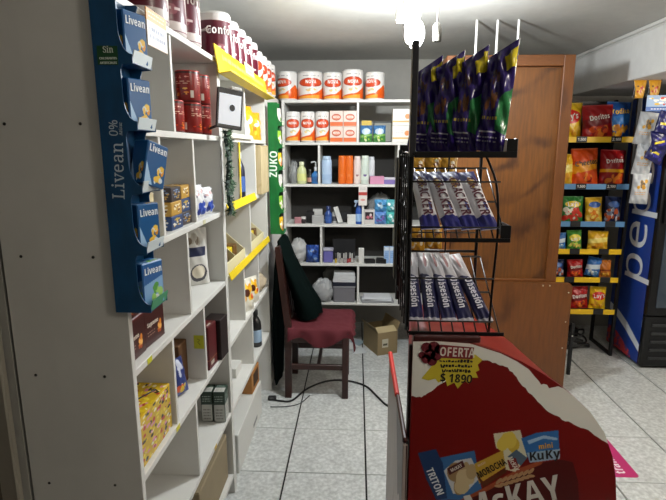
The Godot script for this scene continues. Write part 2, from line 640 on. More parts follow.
# ---------------------------------------------------------------- room
func build_room() -> void:
	var wallm := tmat_plain("a3a19b", 11)
	var ceilm := tmat_plain("bfbfba", 12)
	# floor slab with its tiles laid one by one
	var fl := struct("floor", m_cbox(Vector3(4.3, 0.1, 5.6), 0.0), hexm("1a1815", 0.9), Vector3(1.25, -0.061, -1.55))
	var tm := []
	for v in 4:
		var im := pic(192, 192, Color(0.76, 0.765, 0.76))
		mottle(im, 40 + v, 0.07, 0.16)
		mottle(im, 60 + v, 0.02, 0.08)
		mottle(im, 80 + v, 0.25, 0.05)
		var m := tmat(im, 0.32)
		tm.append(m)
	var g := RandomNumberGenerator.new()
	g.seed = 5
	for i in 10:
		for j in 9:
			var x := -0.704 + 0.38 * i + 0.19
			var z := -4.01 + 0.38 * j + 0.19
			part(fl, "tile", m_cbox(Vector3(0.3715, 0.011, 0.3765), 0.0012), tm[g.randi() % 4], Vector3(x, -0.0055, z) - fl.position, Vector3(0, 90 * (g.randi() % 2) * 0.0 + 180 * (g.randi() % 2), 0))
	for i in 10:
		part(fl, "tile", m_cbox(Vector3(0.3715, 0.011, 0.237), 0.0012), tm[i % 4], Vector3(-0.704 + 0.38 * i + 0.19, -0.0055, -4.131) - fl.position)
	struct("ceiling", m_cbox(Vector3(4.3, 0.1, 5.6), 0.0), ceilm, Vector3(1.25, 2.262, -1.55))
	struct("wall_back", m_cbox(Vector3(4.3, 2.34, 0.1), 0.0), wallm, Vector3(1.25, 1.1, -4.3))
	struct("wall_left", m_cbox(Vector3(0.1, 2.34, 3.18), 0.0), wallm, Vector3(-0.872, 1.1, -2.68))
	struct("wall_entrance", m_cbox(Vector3(4.3, 2.34, 0.1), 0.0), wallm, Vector3(1.25, 1.1, 1.2))
	struct("wall_right", m_cbox(Vector3(0.1, 2.34, 5.6), 0.0), wallm, Vector3(3.35, 1.1, -1.55))
	# dark brown door at the end of the left wall with its pale jamb
	var dr := struct("door_1", m_cbox(Vector3(0.05, 2.1, 0.9), 0.003), hexm("3d3227", 0.6), Vector3(-0.905, 1.05, -0.64))
	part(dr, "lock_rail", m_cbox(Vector3(0.012, 0.12, 0.7), 0.003), hexm("463a2d", 0.6), Vector3(0.03, -0.05, 0))
	struct("trim_1", m_cbox(Vector3(0.062, 2.2, 0.02), 0.004), hexm("8c867a", 0.55), Vector3(-0.868, 1.1, -1.077))
	struct("wall_side", m_cbox(Vector3(0.05, 2.34, 2.25), 0.0), wallm, Vector3(-0.96, 1.1, 0.0))
	# dropped soffit over the snack corner, with a moulding under the ceiling
	struct("ceiling_soffit", m_cbox(Vector3(1.6, 0.3, 5.5), 0.004), tmat_plain("dcdcd9", 14), Vector3(2.48, 2.072, -1.55))
	var md := start()
	add_box(md, Vector3(0, 0.0, 0), Vector3(0.014, 0.022, 5.4), 0.004)
	add_box(md, Vector3(0.004, -0.018, 0), Vector3(0.008, 0.012, 5.4), 0.003)
	struct("trim_2", done(md), hexm("d6d6d2", 0.5), Vector3(1.673, 2.2, -1.55))

func tmat_plain(h: String, sd: int) -> StandardMaterial3D:
	var im := pic(128, 128, Color(h))
	mottle(im, sd, 0.02, 0.04)
	mottle(im, sd + 3, 0.12, 0.02)
	return tmat(im, 0.75, 0.9)

# ---------------------------------------------------------------- shelf units
func build_units() -> void:
	var im := pic(64, 64, Color("d6d5d0"))
	mottle(im, 3, 0.05, 0.03)
	var white := tmat(im, 0.42, 1.4)
	var yel := hexm("dcc012", 0.45)
	var u := shelf_unit("white shelf unit with bare screwed end panel, next to brown door", Vector3(-0.53, 0, -1.09), 90, 0.88, 0, true,
		{5: [0.395], 4: [0.268, 0.552], 3: [0.448], 2: [0.272, 0.575], 1: [0.44]}, white)
	for y in [1.556, 1.26, 0.967, 0.674]:
		for z in [-0.24, -0.07]:
			part(u, "screw", m_lathe([[0.0, 0.0005], [0.0035, 0.0005], [0.004, -0.002]], 10), hexm("1c1a18", 0.5), Vector3(-0.0005, y, z), Vector3(0, 0, 90))
	for a in [[0.1, 0.967, "c9c92a"], [0.26, 0.679, "d9d034"], [0.16, 1.254, "d9d9d0"], [0.5, 0.679, "d8d8d2"], [0.34, 0.383, "c9c9c2"], [0.62, 0.383, "c0a040"], [0.62, 1.254, "c9c4a0"]]:
		part(u, "price_tag", m_cbox(Vector3(0.028, 0.015, 0.001), 0.0), hexm(a[2], 0.5), Vector3(a[0], a[1], -0.0008))
	u = shelf_unit("white shelf unit with yellow price rails, behind the tablet", Vector3(-0.53, 0, -1.972), 90, 0.975, 1, true,
		{5: [0.47], 4: [0.29, 0.68], 3: [0.51], 2: [0.33, 0.68], 1: [0.485]}, white)
	price_rail(u, 0.02, 0.59, 1.268, 0.036, yel)
	price_rail(u, 0.02, 0.955, 0.982, 0.032, yel)
	price_rail(u, 0.02, 0.56, 1.56, 0.02, hexm("dcd9c8", 0.5))
	part(u, "price_strip", m_cbox(Vector3(0.02, 0.27, 0.004), 0.001), yel, Vector3(0.29, 1.4, 0.003))
	# big yellow header board along the top
	var hd := part(u, "header_board", m_cbox(Vector3(1.03, 0.105, 0.005), 0.001), yel, Vector3(0.45, 1.83, 0.012), Vector3(-8, 0, 0))
	part(hd, "header_underside", m_cbox(Vector3(1.0, 0.004, 0.05), 0.001), yel, Vector3(0, -0.05, 0.02))
	var st := start()
	var g := RandomNumberGenerator.new()
	g.seed = 31
	for r in 2:
		var x := -0.42 + 0.1 * r
		while x < 0.42:
			var w := g.randf_range(0.012, 0.03)
			add_box(st, Vector3(x, 0.018 - 0.036 * r, 0.003), Vector3(w, g.randf_range(0.012, 0.022), 0.0012))
			x += w + 0.009
	part(hd, "faded_print", done(st), hexm("efe26a", 0.5))
	var tg := part(hd, "price_card", m_cbox(Vector3(0.2, 0.05, 0.002), 0.0), hexm("d9d2a0", 0.5), Vector3(0.08, 0.045, 0.005))
	st = start()
	for r in 2:
		for k in 6:
			add_box(st, Vector3(-0.07 + 0.026 * k, 0.01 - 0.02 * r, 0.0014), Vector3(0.016, 0.01, 0.0008))
	part(tg, "small_print", done(st), hexm("6a6f86", 0.5))
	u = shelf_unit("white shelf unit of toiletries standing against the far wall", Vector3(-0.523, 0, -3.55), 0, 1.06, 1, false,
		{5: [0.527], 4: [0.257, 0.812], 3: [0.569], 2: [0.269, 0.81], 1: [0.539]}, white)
	part(u, "back_board", m_cbox(Vector3(1.02, 1.15, 0.004), 0.0), hexm("2b2926", 0.8), Vector3(0.53, 0.965, -0.288))  # added dark sheet: paints the shade inside the open-backed cells
	# narrow white corner cupboard between the two
	var t := thing("corner_cupboard", "narrow white corner cupboard behind green sachet stand", "cupboard", Vector3(-0.54, 0, -2.96))
	part(t, "front_panel", m_cbox(Vector3(0.018, 1.82, 0.57), 0.001), white, Vector3(-0.009, 0.91, -0.287))
	part(t, "top_board", m_cbox(Vector3(0.275, 0.018, 0.57), 0.001), white, Vector3(-0.138, 1.829, -0.287))

# ---------------------------------------------------------------- wooden cabinet with a board against it
func wood_image(sd: int, base: Color, dark: Color, w: int, h: int, bands: float) -> Image:
	var im := pic(w, h, base)
	var n1 := FastNoiseLite.new()
	n1.seed = sd
	n1.frequency = 0.007
	n1.fractal_octaves = 2
	var n2 := FastNoiseLite.new()
	n2.seed = sd + 1
	n2.frequency = 0.06
	n2.fractal_octaves = 3
	for j in h:
		for i in w:
			var a := n1.get_noise_2d(i, j * 0.8)
			# a few slanting stains of the veneer, plus fine grain along the board
			var r := sin((j * 1.0 + i * 0.7) / h * TAU * bands + a * 4.0 + 0.5 * n2.get_noise_2d(i * 0.5, j * 0.5))
			var k := pow(maxf(0.0, r), 3.0) * clampf(0.5 + 1.4 * n1.get_noise_2d(i + 400, j), 0.0, 0.95)
			k += 0.35 * n2.get_noise_2d(i * 3.0, j * 0.25) + 0.3 * a + 0.2
			im.set_pixel(i, j, base.lerp(dark, clampf(k, 0.0, 1.0)))
	return im

func build_cabinet() -> void:
	var panel := tmat(wood_image(21, Color("6c4117"), Color("40220b"), 192, 384, 4.0), 0.4)
	var frame := tmat(wood_image(33, Color("6a3d17"), Color("4c280d"), 64, 384, 1.0), 0.4)
	var board := tmat(wood_image(45, Color("6e4018"), Color("4f2b0e"), 192, 192, 1.0), 0.4)
	var t := thing("wooden_cabinet", "tall brown wooden cabinet with recessed panel and frame", "cabinet", Vector3(0.87, 0, -3.0))
	# local: x from -0.37 to 0.345, z from 0 back to -0.4
	part(t, "body", m_cbox(Vector3(0.71, 2.0, 0.36), 0.003), board, Vector3(-0.012, 1.02, -0.215))
	part(t, "recessed_panel", m_cbox(Vector3(0.60, 1.24, 0.012), 0.001), panel, Vector3(-0.012, 1.335, -0.028))
	for x in [-0.337, 0.313]:
		part(t, "stile", m_cbox(Vector3(0.062, 1.335, 0.03), 0.003), frame, Vector3(x, 1.355, -0.015))
	part(t, "rail", m_cbox(Vector3(0.588, 0.06, 0.03), 0.003), frame, Vector3(-0.012, 1.993, -0.015))
	part(t, "rail", m_cbox(Vector3(0.588, 0.04, 0.03), 0.003), frame, Vector3(-0.012, 0.71, -0.015))
	# loose board in front of its foot, with rounded top corner and nail heads
	t = thing("wooden_board", "low wooden board with rounded corner leaning on brown cabinet", "board", Vector3(0.90, 0.0, -2.975))
	var pl := PackedVector2Array([Vector2(-0.4, 0), Vector2(0.405, 0), Vector2(0.405, 0.685)])
	for k in 7:
		var a := PI * 0.5 * k / 6.0
		pl.append(Vector2(0.375 + 0.03 * cos(a), 0.685 + 0.03 * sin(a)))
	pl.append(Vector2(-0.4, 0.715))
	part(t, "panel", m_prism(pl, 0.016), board)
	for p in [[0.23, 0.697], [0.27, 0.697], [0.385, 0.655], [0.378, 0.3], [0.383, 0.47]]:
		part(t, "nail", m_lathe([[0.0, 0.002], [0.004, 0.0015], [0.005, 0.0]], 8), hexm("b9b2a4", 0.3, 0.8), Vector3(p[0], p[1], 0), Vector3(90, 0, 0))
	# black post beside it
	t = thing("black_post", "thin black metal post beside the low wooden board", "post", Vector3(1.45, 0, -3.25))
	part(t, "bar", m_box(Vector3(0.022, 0.37, 0.022), 0.002), hexm("121214", 0.4))
	part(t, "bolt", m_lathe([[0.0, 0.003], [0.005, 0.002], [0.006, 0.0]], 8), hexm("cfcfca", 0.3, 0.6), Vector3(0, 0.28, 0.011), Vector3(90, 0, 0))
	# three white rods between cabinet and ceiling
	for a in [0.662, 0.777, 0.893]:
		t = thing("white_rod", "thin white rod between brown cabinet top and ceiling", "rod", Vector3(a, 2.025, -3.02), 0, "white rods over the wooden cabinet")
		part(t, "rod", m_lathe([[0.0065, 0.0], [0.0065, 0.186]], 10), hexm("e9e9e6", 0.35))
		part(t, "foot", m_lathe([[0.0, -0.002], [0.011, -0.002], [0.011, 0.006], [0.0065, 0.008]], 10), hexm("e0e0dc", 0.4))

# ---------------------------------------------------------------- snack rack, hanging strips and fridge
func chip_image(base: Color, second: Color, food: Array, sd: int, style: int) -> Image:
	var im := pic(72, 100, base)
	if style == 0: # ball logo and chips below
		pe(im, 0.5, 0.4, 0.4, 0.19, second)
		blobs(im, 14, sd, 0.15, 0.68, 0.85, 0.88, 0.1, food)
	elif style == 1: # band across, chips below
		pr(im, 0.0, 0.55, 1.0, 0.09, second)
		blobs(im, 16, sd, 0.2, 0.7, 0.85, 0.9, 0.1, food)
	elif style == 2: # big food picture on the left, patch on top
		blobs(im, 26, sd, 0.1, 0.5, 0.9, 0.9, 0.12, food)
		pe(im, 0.5, 0.3, 0.36, 0.12, second)
	else: # diagonal patch
		pp(im, PackedVector2Array([Vector2(0, 0.45), Vector2(1, 0.3), Vector2(1, 0.55), Vector2(0, 0.7)]), second)
		blobs(im, 14, sd, 0.2, 0.7, 0.8, 0.88, 0.1, food)
	pr(im, 0, 0, 1, 0.03, base.lightened(0.25))
	pr(im, 0, 0.97, 1, 0.03, base.lightened(0.2))
	return im

func build_snack_corner() -> void:
	var light := SystemFont.new()
	light.font_names = PackedStringArray(["Droid Sans"])
	var black := hexm("141416", 0.4, 0.3)
	var yel := hexm("f0c419", 0.45)
	var blu := hexm("5f93c4", 0.45)
	var X0 := 1.4
	var X1 := 1.905
	var zf := -3.57
	var ys := [1.567, 1.248, 0.985, 0.787, 0.58, 0.34]
	var t := thing("snack_rack", "black snack rack with yellow and blue price rails, beside blue fridge", "rack", Vector3(X0, 0, zf))
	var w := X1 - X0
	for x in [0.011, w - 0.011]:
		part(t, "post", m_box(Vector3(0.022, 1.86, 0.022), 0.002), black, Vector3(x, 0.0, -0.02))
		part(t, "post", m_box(Vector3(0.022, 1.86, 0.022), 0.002), black, Vector3(x, 0.0, -0.33))
		part(t, "runner", m_cbox(Vector3(0.022, 0.022, 0.288), 0.002), black, Vector3(x, 0.012, -0.175))
	part(t, "back_sheet", m_cbox(Vector3(w - 0.05, 1.4, 0.006), 0.0), black, Vector3(w * 0.5, 1.15, -0.335))
	for k in ys.size():
		part(t, "shelf", m_cbox(Vector3(w - 0.05, 0.012, 0.29), 0.001), black, Vector3(w * 0.5, ys[k] - 0.006, -0.18))
		var y_is := k in [0, 3, 4, 5]
		var rl := part(t, "price_rail", m_cbox(Vector3(w - 0.046, 0.038, 0.004), 0.001), yel if y_is else blu, Vector3(w * 0.5, ys[k] + 0.003, -0.003))
		var g := RandomNumberGenerator.new()
		g.seed = 77 + k
		for j in 2:
			var px := -0.11 + 0.23 * j + g.randf_range(-0.02, 0.02)
			var tag := part(rl, "price_tag", m_cbox(Vector3(0.07, 0.04, 0.002), 0.0005), hexm("17171a", 0.5), Vector3(px, 0.002, 0.004))
			if k < 2:
				tag.add_child(price_text("2.100" if j == 1 else "1.500"), true)
	# snack bags, row by row: x, w, h, image, texts
	var gold := [Color("e8a52a"), Color("f4c952"), Color("c97a1a")]
	var red_hot := [Color("e2541c"), Color("f08a2a"), Color("8d1a12")]
	var W := Color("f4f2ea")
	var I := {
		"lay": tmat(chip_image(Color("f2c616"), Color("d8261c"), gold, 1, 0), 0.32),
		"dor": tmat(chip_image(Color("b01818"), Color("7d0d12"), red_hot, 2, 3), 0.32),
		"tod": tmat(chip_image(Color("1b57a8"), Color("2f7fd0"), gold, 3, 3), 0.32),
		"che": tmat(chip_image(Color("e0531a"), Color("f3a21d"), red_hot, 4, 3), 0.32),
		"dom": tmat(chip_image(Color("9c1418"), Color("f0b01c"), red_hot, 5, 1), 0.32),
		"lag": tmat(chip_image(Color("2f7a35"), Color("e8c626"), [Color("e9e4d2"), Color("c73324"), Color("d8402c")], 6, 2), 0.32),
		"cer": tmat(chip_image(Color("e9b92c"), Color("2d5fb0"), [Color("e07f1c"), Color("f4d267")], 7, 2), 0.32),
		"blk": tmat(chip_image(Color("1d2a52"), Color("3f6bb5"), [Color("8a93ad"), Color("c25527"), Color("dfe3ea")], 8, 2), 0.32),
		"lim": tmat(chip_image(Color("4f9a3c"), Color("f0e04a"), [Color("c9e05a"), Color("e4cf6a")], 9, 0), 0.32),
		"ban": tmat(chip_image(Color("e6b322"), Color("f6e27a"), gold, 10, 3), 0.32),
		"sky": tmat(chip_image(Color("2f6fb8"), Color("d5e4ee"), [Color("e6ebef"), Color("7fb2dc")], 11, 3), 0.32),
		"ora": tmat(chip_image(Color("c97424"), Color("8c3a16"), gold, 12, 1), 0.32),
	}
	var rows := [
		[[1.486, 0.19, 0.255, "lay", ["Lay's", 0.04, 0.6], "yellow crisp bag with red ball logo, next to red bag on top rack row", "yellow_crisp_bag"],
		 [1.668, 0.21, 0.235, "dor", ["Doritos", 0.034, 0.62], "wide red tortilla chip bag on the top row of the rack", "red_chip_bag"],
		 [1.822, 0.165, 0.26, "tod", ["Todito", 0.036, 0.72], "blue snack bag with yellow lettering on the top rack row", "blue_snack_bag"]],
		[[1.462, 0.13, 0.22, "ban", [], "yellow snack bag peeking past the cabinet beside orange bag", "yellow_snack_bag"],
		 [1.61, 0.185, 0.26, "che", ["Cheetos", 0.034, 0.6], "orange cheese puff bag on the second row of the rack", "orange_puff_bag"],
		 [1.793, 0.175, 0.25, "dom", ["Doritos", 0.029, 0.68], "dark red tortilla chip bag with yellow band across", "dark_red_chip_bag"]],
		[[1.545, 0.155, 0.185, "lag", ["Lay's", 0.03, 0.7], "green crisp bag with a red and cream picture", "green_crisp_bag"],
		 [1.70, 0.12, 0.18, "cer", ["", 0.03, 0.7], "golden corn snack bag with a blue badge", "golden_snack_bag"],
		 [1.827, 0.115, 0.185, "blk", ["", 0.03, 0.7], "dark navy snack bag with busy print on the third row", "navy_snack_bag"]],
		[[1.47, 0.1, 0.12, "sky", [], "small light blue snack bag beside small green bag", "small_blue_bag"],
		 [1.583, 0.105, 0.14, "lim", ["Lay's", 0.024, 0.55], "small green crisp bag with yellow ball logo", "small_green_bag"],
		 [1.745, 0.145, 0.135, "ban", [], "short yellow snack bag with pale stripe on fourth row", "short_yellow_bag"]],
		[[1.475, 0.1, 0.13, "blk", [], "small dark snack bag half behind the wooden board", "small_dark_bag"],
		 [1.607, 0.115, 0.13, "dor", ["Doritos", 0.02, 0.6], "small red tortilla chip bag on the fifth row", "small_red_bag"],
		 [1.722, 0.105, 0.14, "sky", [], "small tilted blue and white snack bag on fifth row", "tilted_blue_bag"],
		 [1.822, 0.085, 0.13, "ora", [], "small brown orange snack bag at the end of fifth row", "small_brown_bag"]],
		[[1.655, 0.135, 0.165, "dor", ["Doritos", 0.026, 0.58], "red tortilla chip bag on the lowest row of the rack", "low_red_bag"],
		 [1.787, 0.12, 0.165, "lay", ["Lay's", 0.03, 0.6], "yellow crisp bag on the lowest row of the rack", "low_yellow_bag"]],
	]
	var n := 0
	for k in rows.size():
		for b in rows[k]:
			n += 1
			var tx := []
			if b[4].size() > 0 and b[4][0] != "":
				var c := W
				if b[3] == "tod":
					c = Color("f2c22a")
				elif b[3] == "che":
					c = Color("1d1512")
				tx.append([b[4][0], b[4][1], 0.0, b[2] * b[4][2], 0.82, c, 0.12])
			var tl := Vector3(-7, 0, -12.0 if b[6] == "tilted_blue_bag" else (n % 3 - 1) * 2.0)
			snack(b[6], b[5], Vector3(b[0], ys[k] + 0.003 + (0.012 if tl.z < -5 else 0.003), zf - 0.075 - (0.05 if b[3] == "tod" or b[6] == "yellow_crisp_bag" else 0.0)), b[1], b[2], 0.085 if b[2] > 0.2 else 0.06, I[b[3]], n, 0.0, "", tx, tl)
	# blue fridge: side towards the cabinet, black door side towards the camera
	var FX := 1.98
	t = thing("drinks_fridge", "blue drinks fridge with white lettering on its side and black door", "fridge", Vector3(FX, 0, -3.35))
	# side print: blue with a white wave and a red foot
	var im := pic(128, 512, Color("20429a"))
	pp(im, PackedVector2Array([Vector2(0, 0.825), Vector2(0.3, 0.84), Vector2(0.6, 0.868), Vector2(1, 0.925), Vector2(1, 0.955), Vector2(0.55, 0.9), Vector2(0.25, 0.87), Vector2(0, 0.855)]), Color("e6ebf2"))
	pp(im, PackedVector2Array([Vector2(0, 0.925), Vector2(0.3, 0.93), Vector2(0.55, 0.955), Vector2(0.75, 0.975), Vector2(0.8, 1), Vector2(0, 1)]), Color("c43a3c"))
	var nz := FastNoiseLite.new()
	nz.frequency = 0.05
	for j in range(440, 512):
		for i in 128:
			if nz.get_noise_2d(i, j) > 0.12 and j > 470 and im.get_pixel(i, j).r > 0.6 and im.get_pixel(i, j).g < 0.4:
				im.set_pixel(i, j, Color("5a3d78"))
	part(t, "body", m_box(Vector3(0.6, 1.84, 0.44), 0.006), black, Vector3(0.303, 0.02, -0.27))
	part(t, "side_panel", m_prism(PackedVector2Array([Vector2(-0.22, 0.03), Vector2(0.22, 0.03), Vector2(0.22, 1.85), Vector2(-0.22, 1.85)]), 0.002), tmat(im, 0.35), Vector3(0.001, 0, -0.265), Vector3(0, -90, 0))
	part(t, "lettering", m_text("pepsi", 0.27, 1.08, null, 0.0006, light), hexm("e9edf2", 0.4), Vector3(-0.0005, 1.05, -0.245), Vector3(0, -90, 90))
	var df := part(t, "door_frame", m_cbox(Vector3(0.6, 1.48, 0.045), 0.006), black, Vector3(0.303, 1.13, -0.024))
	part(df, "glass", m_cbox(Vector3(0.5, 1.36, 0.006), 0.0), hexm("39424c", 0.05), Vector3(0.0, 0.0, 0.024))
	part(df, "handle", m_cbox(Vector3(0.016, 0.4, 0.025), 0.004), black, Vector3(-0.27, 0.1, 0.036))
	var gr := part(t, "grille", m_cbox(Vector3(0.6, 0.36, 0.03), 0.004), black, Vector3(0.303, 0.2, -0.03))
	for k in 5:
		part(gr, "slat", m_cbox(Vector3(0.52, 0.022, 0.012), 0.003), hexm("27282b", 0.5), Vector3(0.01, -0.12 + 0.06 * k, 0.018), Vector3(20, 0, 0))
	# three white bags on a hanging strip
	var whb := pic(64, 96, Color("c6c8c9"))
	blobs(whb, 12, 4, 0.25, 0.25, 0.75, 0.5, 0.09, [Color("d9a02a"), Color("6b5a48"), Color("c98f2c")])
	dashes(whb, 5, 0.2, 0.6, 0.8, 0.72, 2, Color("d9902a"))
	var wm := tmat(whb, 0.35)
	t = thing("hanging_strip", "black clip strip holding three white bags under soffit", "strip", Vector3(1.862, 1.2, -3.46), 0, "", Vector3(0, 0, 2))
	part(t, "strip", m_box(Vector3(0.012, 0.72, 0.003), 0.0005), black)
	for k in 3:
		part(t, "clip", m_box(Vector3(0.03, 0.012, 0.012), 0.001), black, Vector3(0, 0.2 + 0.225 * k, 0.004))
	for k in 3:
		snack("white_snack_bag", ["white snack bag with gold print, lowest on hanging strip", "white snack bag with gold print, middle one on hanging strip", "white snack bag with gold print, topmost on hanging strip"][k], Vector3([1.872, 1.862, 1.848][k], [1.15, 1.34, 1.535][k], -3.42), 0.105, 0.205, 0.085, wm, 30 + k, -22.0, "white bags on the hanging strip", [], Vector3(0, 0, [-2, -6, -8][k]))
	# purple snack strip and its header card in front of the fridge
	var pim := pic(64, 64, Color("1d1d56"))
	blobs(pim, 10, 14, 0.2, 0.3, 0.8, 0.8, 0.12, [Color("37308a"), Color("8f93b0"), Color("1a2456")])
	pr(pim, 0.1, 0.55, 0.5, 0.12, Color("e0c93a"))
	var pm := tmat(pim, 0.3)
	t = thing("header_card", "pale blue card with coloured lettering hanging before the fridge", "sign", Vector3(1.85, 1.735, -3.28))
	var cim := pic(96, 64, Color("9db7d8"))
	blobs(cim, 16, 15, 0.1, 0.15, 0.9, 0.6, 0.1, [Color("d0453a"), Color("f0e9da"), Color("e3b63c"), Color("f4f4f2")])
	pr(cim, 0.0, 0.72, 1.0, 0.28, Color("3f66ae"))
	dashes(cim, 6, 0.2, 0.78, 0.8, 0.95, 1, Color("e8edf4"))
	part(t, "card", m_box(Vector3(0.15, 0.095, 0.002), 0.0), tmat(cim, 0.5))
	part(t, "hanger", m_tube([Vector3(0, 0.09, 0), Vector3(0, 0.187, 0)], 0.002), black)
	for k in 3:
		snack("purple_snack_bag", ["purple snack bag hanging lowest before the blue fridge", "purple snack bag hanging mid strip before the blue fridge", "purple snack bag hanging just under the pale blue card"][k], Vector3([1.86, 1.895, 1.88][k], [1.43, 1.5, 1.6][k], -3.3 + 0.03 * k), 0.13, 0.13, 0.035, pm, 40 + k, 10.0, "purple bags before the fridge", [], Vector3(0, 0, [-25, 12, -10][k]))
	# little yellow packets clipped under the soffit
	var yim := pic(48, 48, Color("1b1714"))
	pp(yim, PackedVector2Array([Vector2(0, 0), Vector2(1, 0), Vector2(0.8, 1), Vector2(0.2, 1)]), Color("c88f22"))
	blobs(yim, 5, 16, 0.3, 0.3, 0.7, 0.7, 0.12, [Color("b03a20"), Color("5a3a20")])
	var ym := tmat(yim, 0.35)
	for k in 2:
		snack("yellow_packet", "small yellow and black packet clipped under the white soffit", Vector3(1.735 + 0.088 * k, 1.815, -3.3), 0.078, 0.106, 0.02, ym, 50 + k, 0.0, "small packets under the soffit", [], Vector3.ZERO, "packet")

func price_text(s: String) -> MeshInstance3D:
	var o := MeshInstance3D.new()
	o.name = "lettering"
	o.mesh = keep("price" + s, func(): return m_text(s, 0.018, 0.9, null, 0.0004))
	o.material_override = hexm("e8e8e4", 0.5)
	o.position = Vector3(0, 0, 0.0014)
	return o

# ---------------------------------------------------------------- red biscuit stand with wire rack
func build_stand() -> void:
	var P := PackedVector2Array([Vector2(0.14, 0.03), Vector2(0.14, 1.046), Vector2(0.195, 1.048), Vector2(0.281, 1.043), Vector2(0.35, 1.023), Vector2(0.403, 0.999), Vector2(0.457, 0.968), Vector2(0.493, 0.943), Vector2(0.53, 0.914), Vector2(0.577, 0.870), Vector2(0.615, 0.818), Vector2(0.642, 0.752), Vector2(0.656, 0.692), Vector2(0.664, 0.631), Vector2(0.667, 0.56), Vector2(0.66, 0.4), Vector2(0.64, 0.2), Vector2(0.62, 0.03)])
	# print on the side panel: x 0.12..0.68, y 0.5..1.06
	var R := Rect2(0.12, 0.03, 0.56, 1.03)
	var uv := func(p: Vector2) -> Vector2: return Vector2((p.x - R.position.x) / R.size.x, 1.0 - (p.y - R.position.y) / R.size.y)
	var map := func(a: Array) -> PackedVector2Array:
		var o := PackedVector2Array()
		for p in a:
			o.append(uv.call(Vector2(p[0], p[1])))
		return o
	var red := Color("720603")
	var im := pic(384, 704, red)
	# printed biscuit packs along the foot of the panel
	pp(im, map.call([[0.258, 0.60], [0.33, 0.645], [0.416, 0.704], [0.476, 0.731], [0.52, 0.740], [0.547, 0.734], [0.565, 0.68], [0.575, 0.60]]), Color("4d0a08"))
	pp(im, map.call([[0.25, 0.60], [0.258, 0.612], [0.33, 0.653], [0.416, 0.713], [0.476, 0.740], [0.47, 0.725], [0.416, 0.697], [0.33, 0.638]]), Color("9a4a2a"))
	pp(im, map.call([[0.161, 0.748], [0.206, 0.76], [0.216, 0.736], [0.302, 0.759], [0.326, 0.651], [0.273, 0.617], [0.212, 0.615], [0.185, 0.674]]), Color("39699f"))
	pp(im, map.call([[0.161, 0.748], [0.206, 0.76], [0.225, 0.72], [0.24, 0.62], [0.212, 0.615], [0.185, 0.674]]), Color("1f3a66"))
	pp(im, map.call([[0.228, 0.70], [0.256, 0.729], [0.295, 0.738], [0.322, 0.685], [0.284, 0.635], [0.255, 0.634]]), Color("c9cbd0"))
	var gg := [Color("b39a72"), Color("9a7c55"), Color("c9b48c")]
	blobs(im, 10, 3, (0.245 - R.position.x) / R.size.x, 1.0 - (0.70 - 0.03) / R.size.y, (0.3 - R.position.x) / R.size.x, 1.0 - (0.655 - 0.03) / R.size.y, 0.03, gg)
	pp(im, map.call([[0.236, 0.706], [0.274, 0.73], [0.281, 0.713], [0.243, 0.688]]), Color("4a1416"))
	pp(im, map.call([[0.304, 0.722], [0.373, 0.763], [0.382, 0.715], [0.319, 0.665]]), Color("c09a34"))
	pp(im, map.call([[0.31, 0.69], [0.33, 0.672], [0.385, 0.715], [0.385, 0.70], [0.33, 0.655]]), Color("5a2a14"))
	pp(im, map.call([[0.346, 0.807], [0.411, 0.819], [0.434, 0.743], [0.407, 0.702], [0.383, 0.708], [0.373, 0.761], [0.355, 0.767]]), Color("d3cdb2"))
	blobs(im, 7, 9, (0.37 - R.position.x) / R.size.x, 1.0 - (0.795 - 0.03) / R.size.y, (0.4 - R.position.x) / R.size.x, 1.0 - (0.765 - 0.03) / R.size.y, 0.025, [Color("d9bf4e"), Color("c9a93a")])
	pp(im, map.call([[0.385, 0.745], [0.405, 0.765], [0.434, 0.743], [0.42, 0.72]]), Color("4f6277"))
	pp(im, map.call([[0.385, 0.735], [0.405, 0.742], [0.415, 0.715], [0.393, 0.708]]), Color("7a1414"))
	pp(im, map.call([[0.415, 0.796], [0.45, 0.812], [0.504, 0.821], [0.514, 0.742], [0.441, 0.729], [0.43, 0.756]]), Color("2f68a8"))
	pp(im, map.call([[0.43, 0.79], [0.47, 0.806], [0.503, 0.8], [0.503, 0.793], [0.47, 0.797], [0.435, 0.78]]), Color("9cb8d6"))
	pp(im, map.call([[0.432, 0.757], [0.512, 0.77], [0.514, 0.742], [0.441, 0.729]]), Color("9cb4cc"))
	var panel := tmat(im, 0.35)
	var redm := hexm("720603", 0.35)
	var dark_red := redm
	var t := thing("biscuit_stand", "curved red biscuit stand with white flash and printed packs", "display stand", Vector3(0, 0, -1.15))
	var sp := part(t, "side_panel", m_prism(P, 0.012, R), panel)
	sp.set_meta("label", "red side panel with printed biscuit packs")
	# white vinyl swoosh stuck along the upper edge, its inner border brushed and its outer border chipped
	var swoosh := PackedVector2Array()
	var inner := [[0.13, 0.905], [0.16, 0.9], [0.191, 0.92], [0.233, 0.954], [0.283, 1.0], [0.326, 0.999], [0.37, 0.984], [0.408, 0.939], [0.464, 0.879], [0.51, 0.851], [0.564, 0.828], [0.63, 0.786]]
	var jg := RandomNumberGenerator.new()
	jg.seed = 6
	for k in inner.size() - 1:
		for i in 7:
			var p := Vector2(inner[k][0], inner[k][1]).lerp(Vector2(inner[k + 1][0], inner[k + 1][1]), i / 7.0)
			swoosh.append(p + Vector2(jg.randf_range(-0.0012, 0.0012), jg.randf_range(-0.0025, 0.0025)))
	for p in [[0.63, 0.786], [0.65, 0.80], [0.60, 0.88], [0.53, 0.925], [0.5, 0.935], [0.493, 0.938], [0.487, 0.936], [0.472, 0.932], [0.466, 0.941], [0.458, 0.943], [0.452, 0.941], [0.446, 0.95], [0.435, 0.962], [0.42, 0.98], [0.39, 1.0], [0.35, 1.02], [0.281, 1.042], [0.2, 1.06], [0.13, 1.06]]:
		swoosh.append(Vector2(p[0], p[1]))
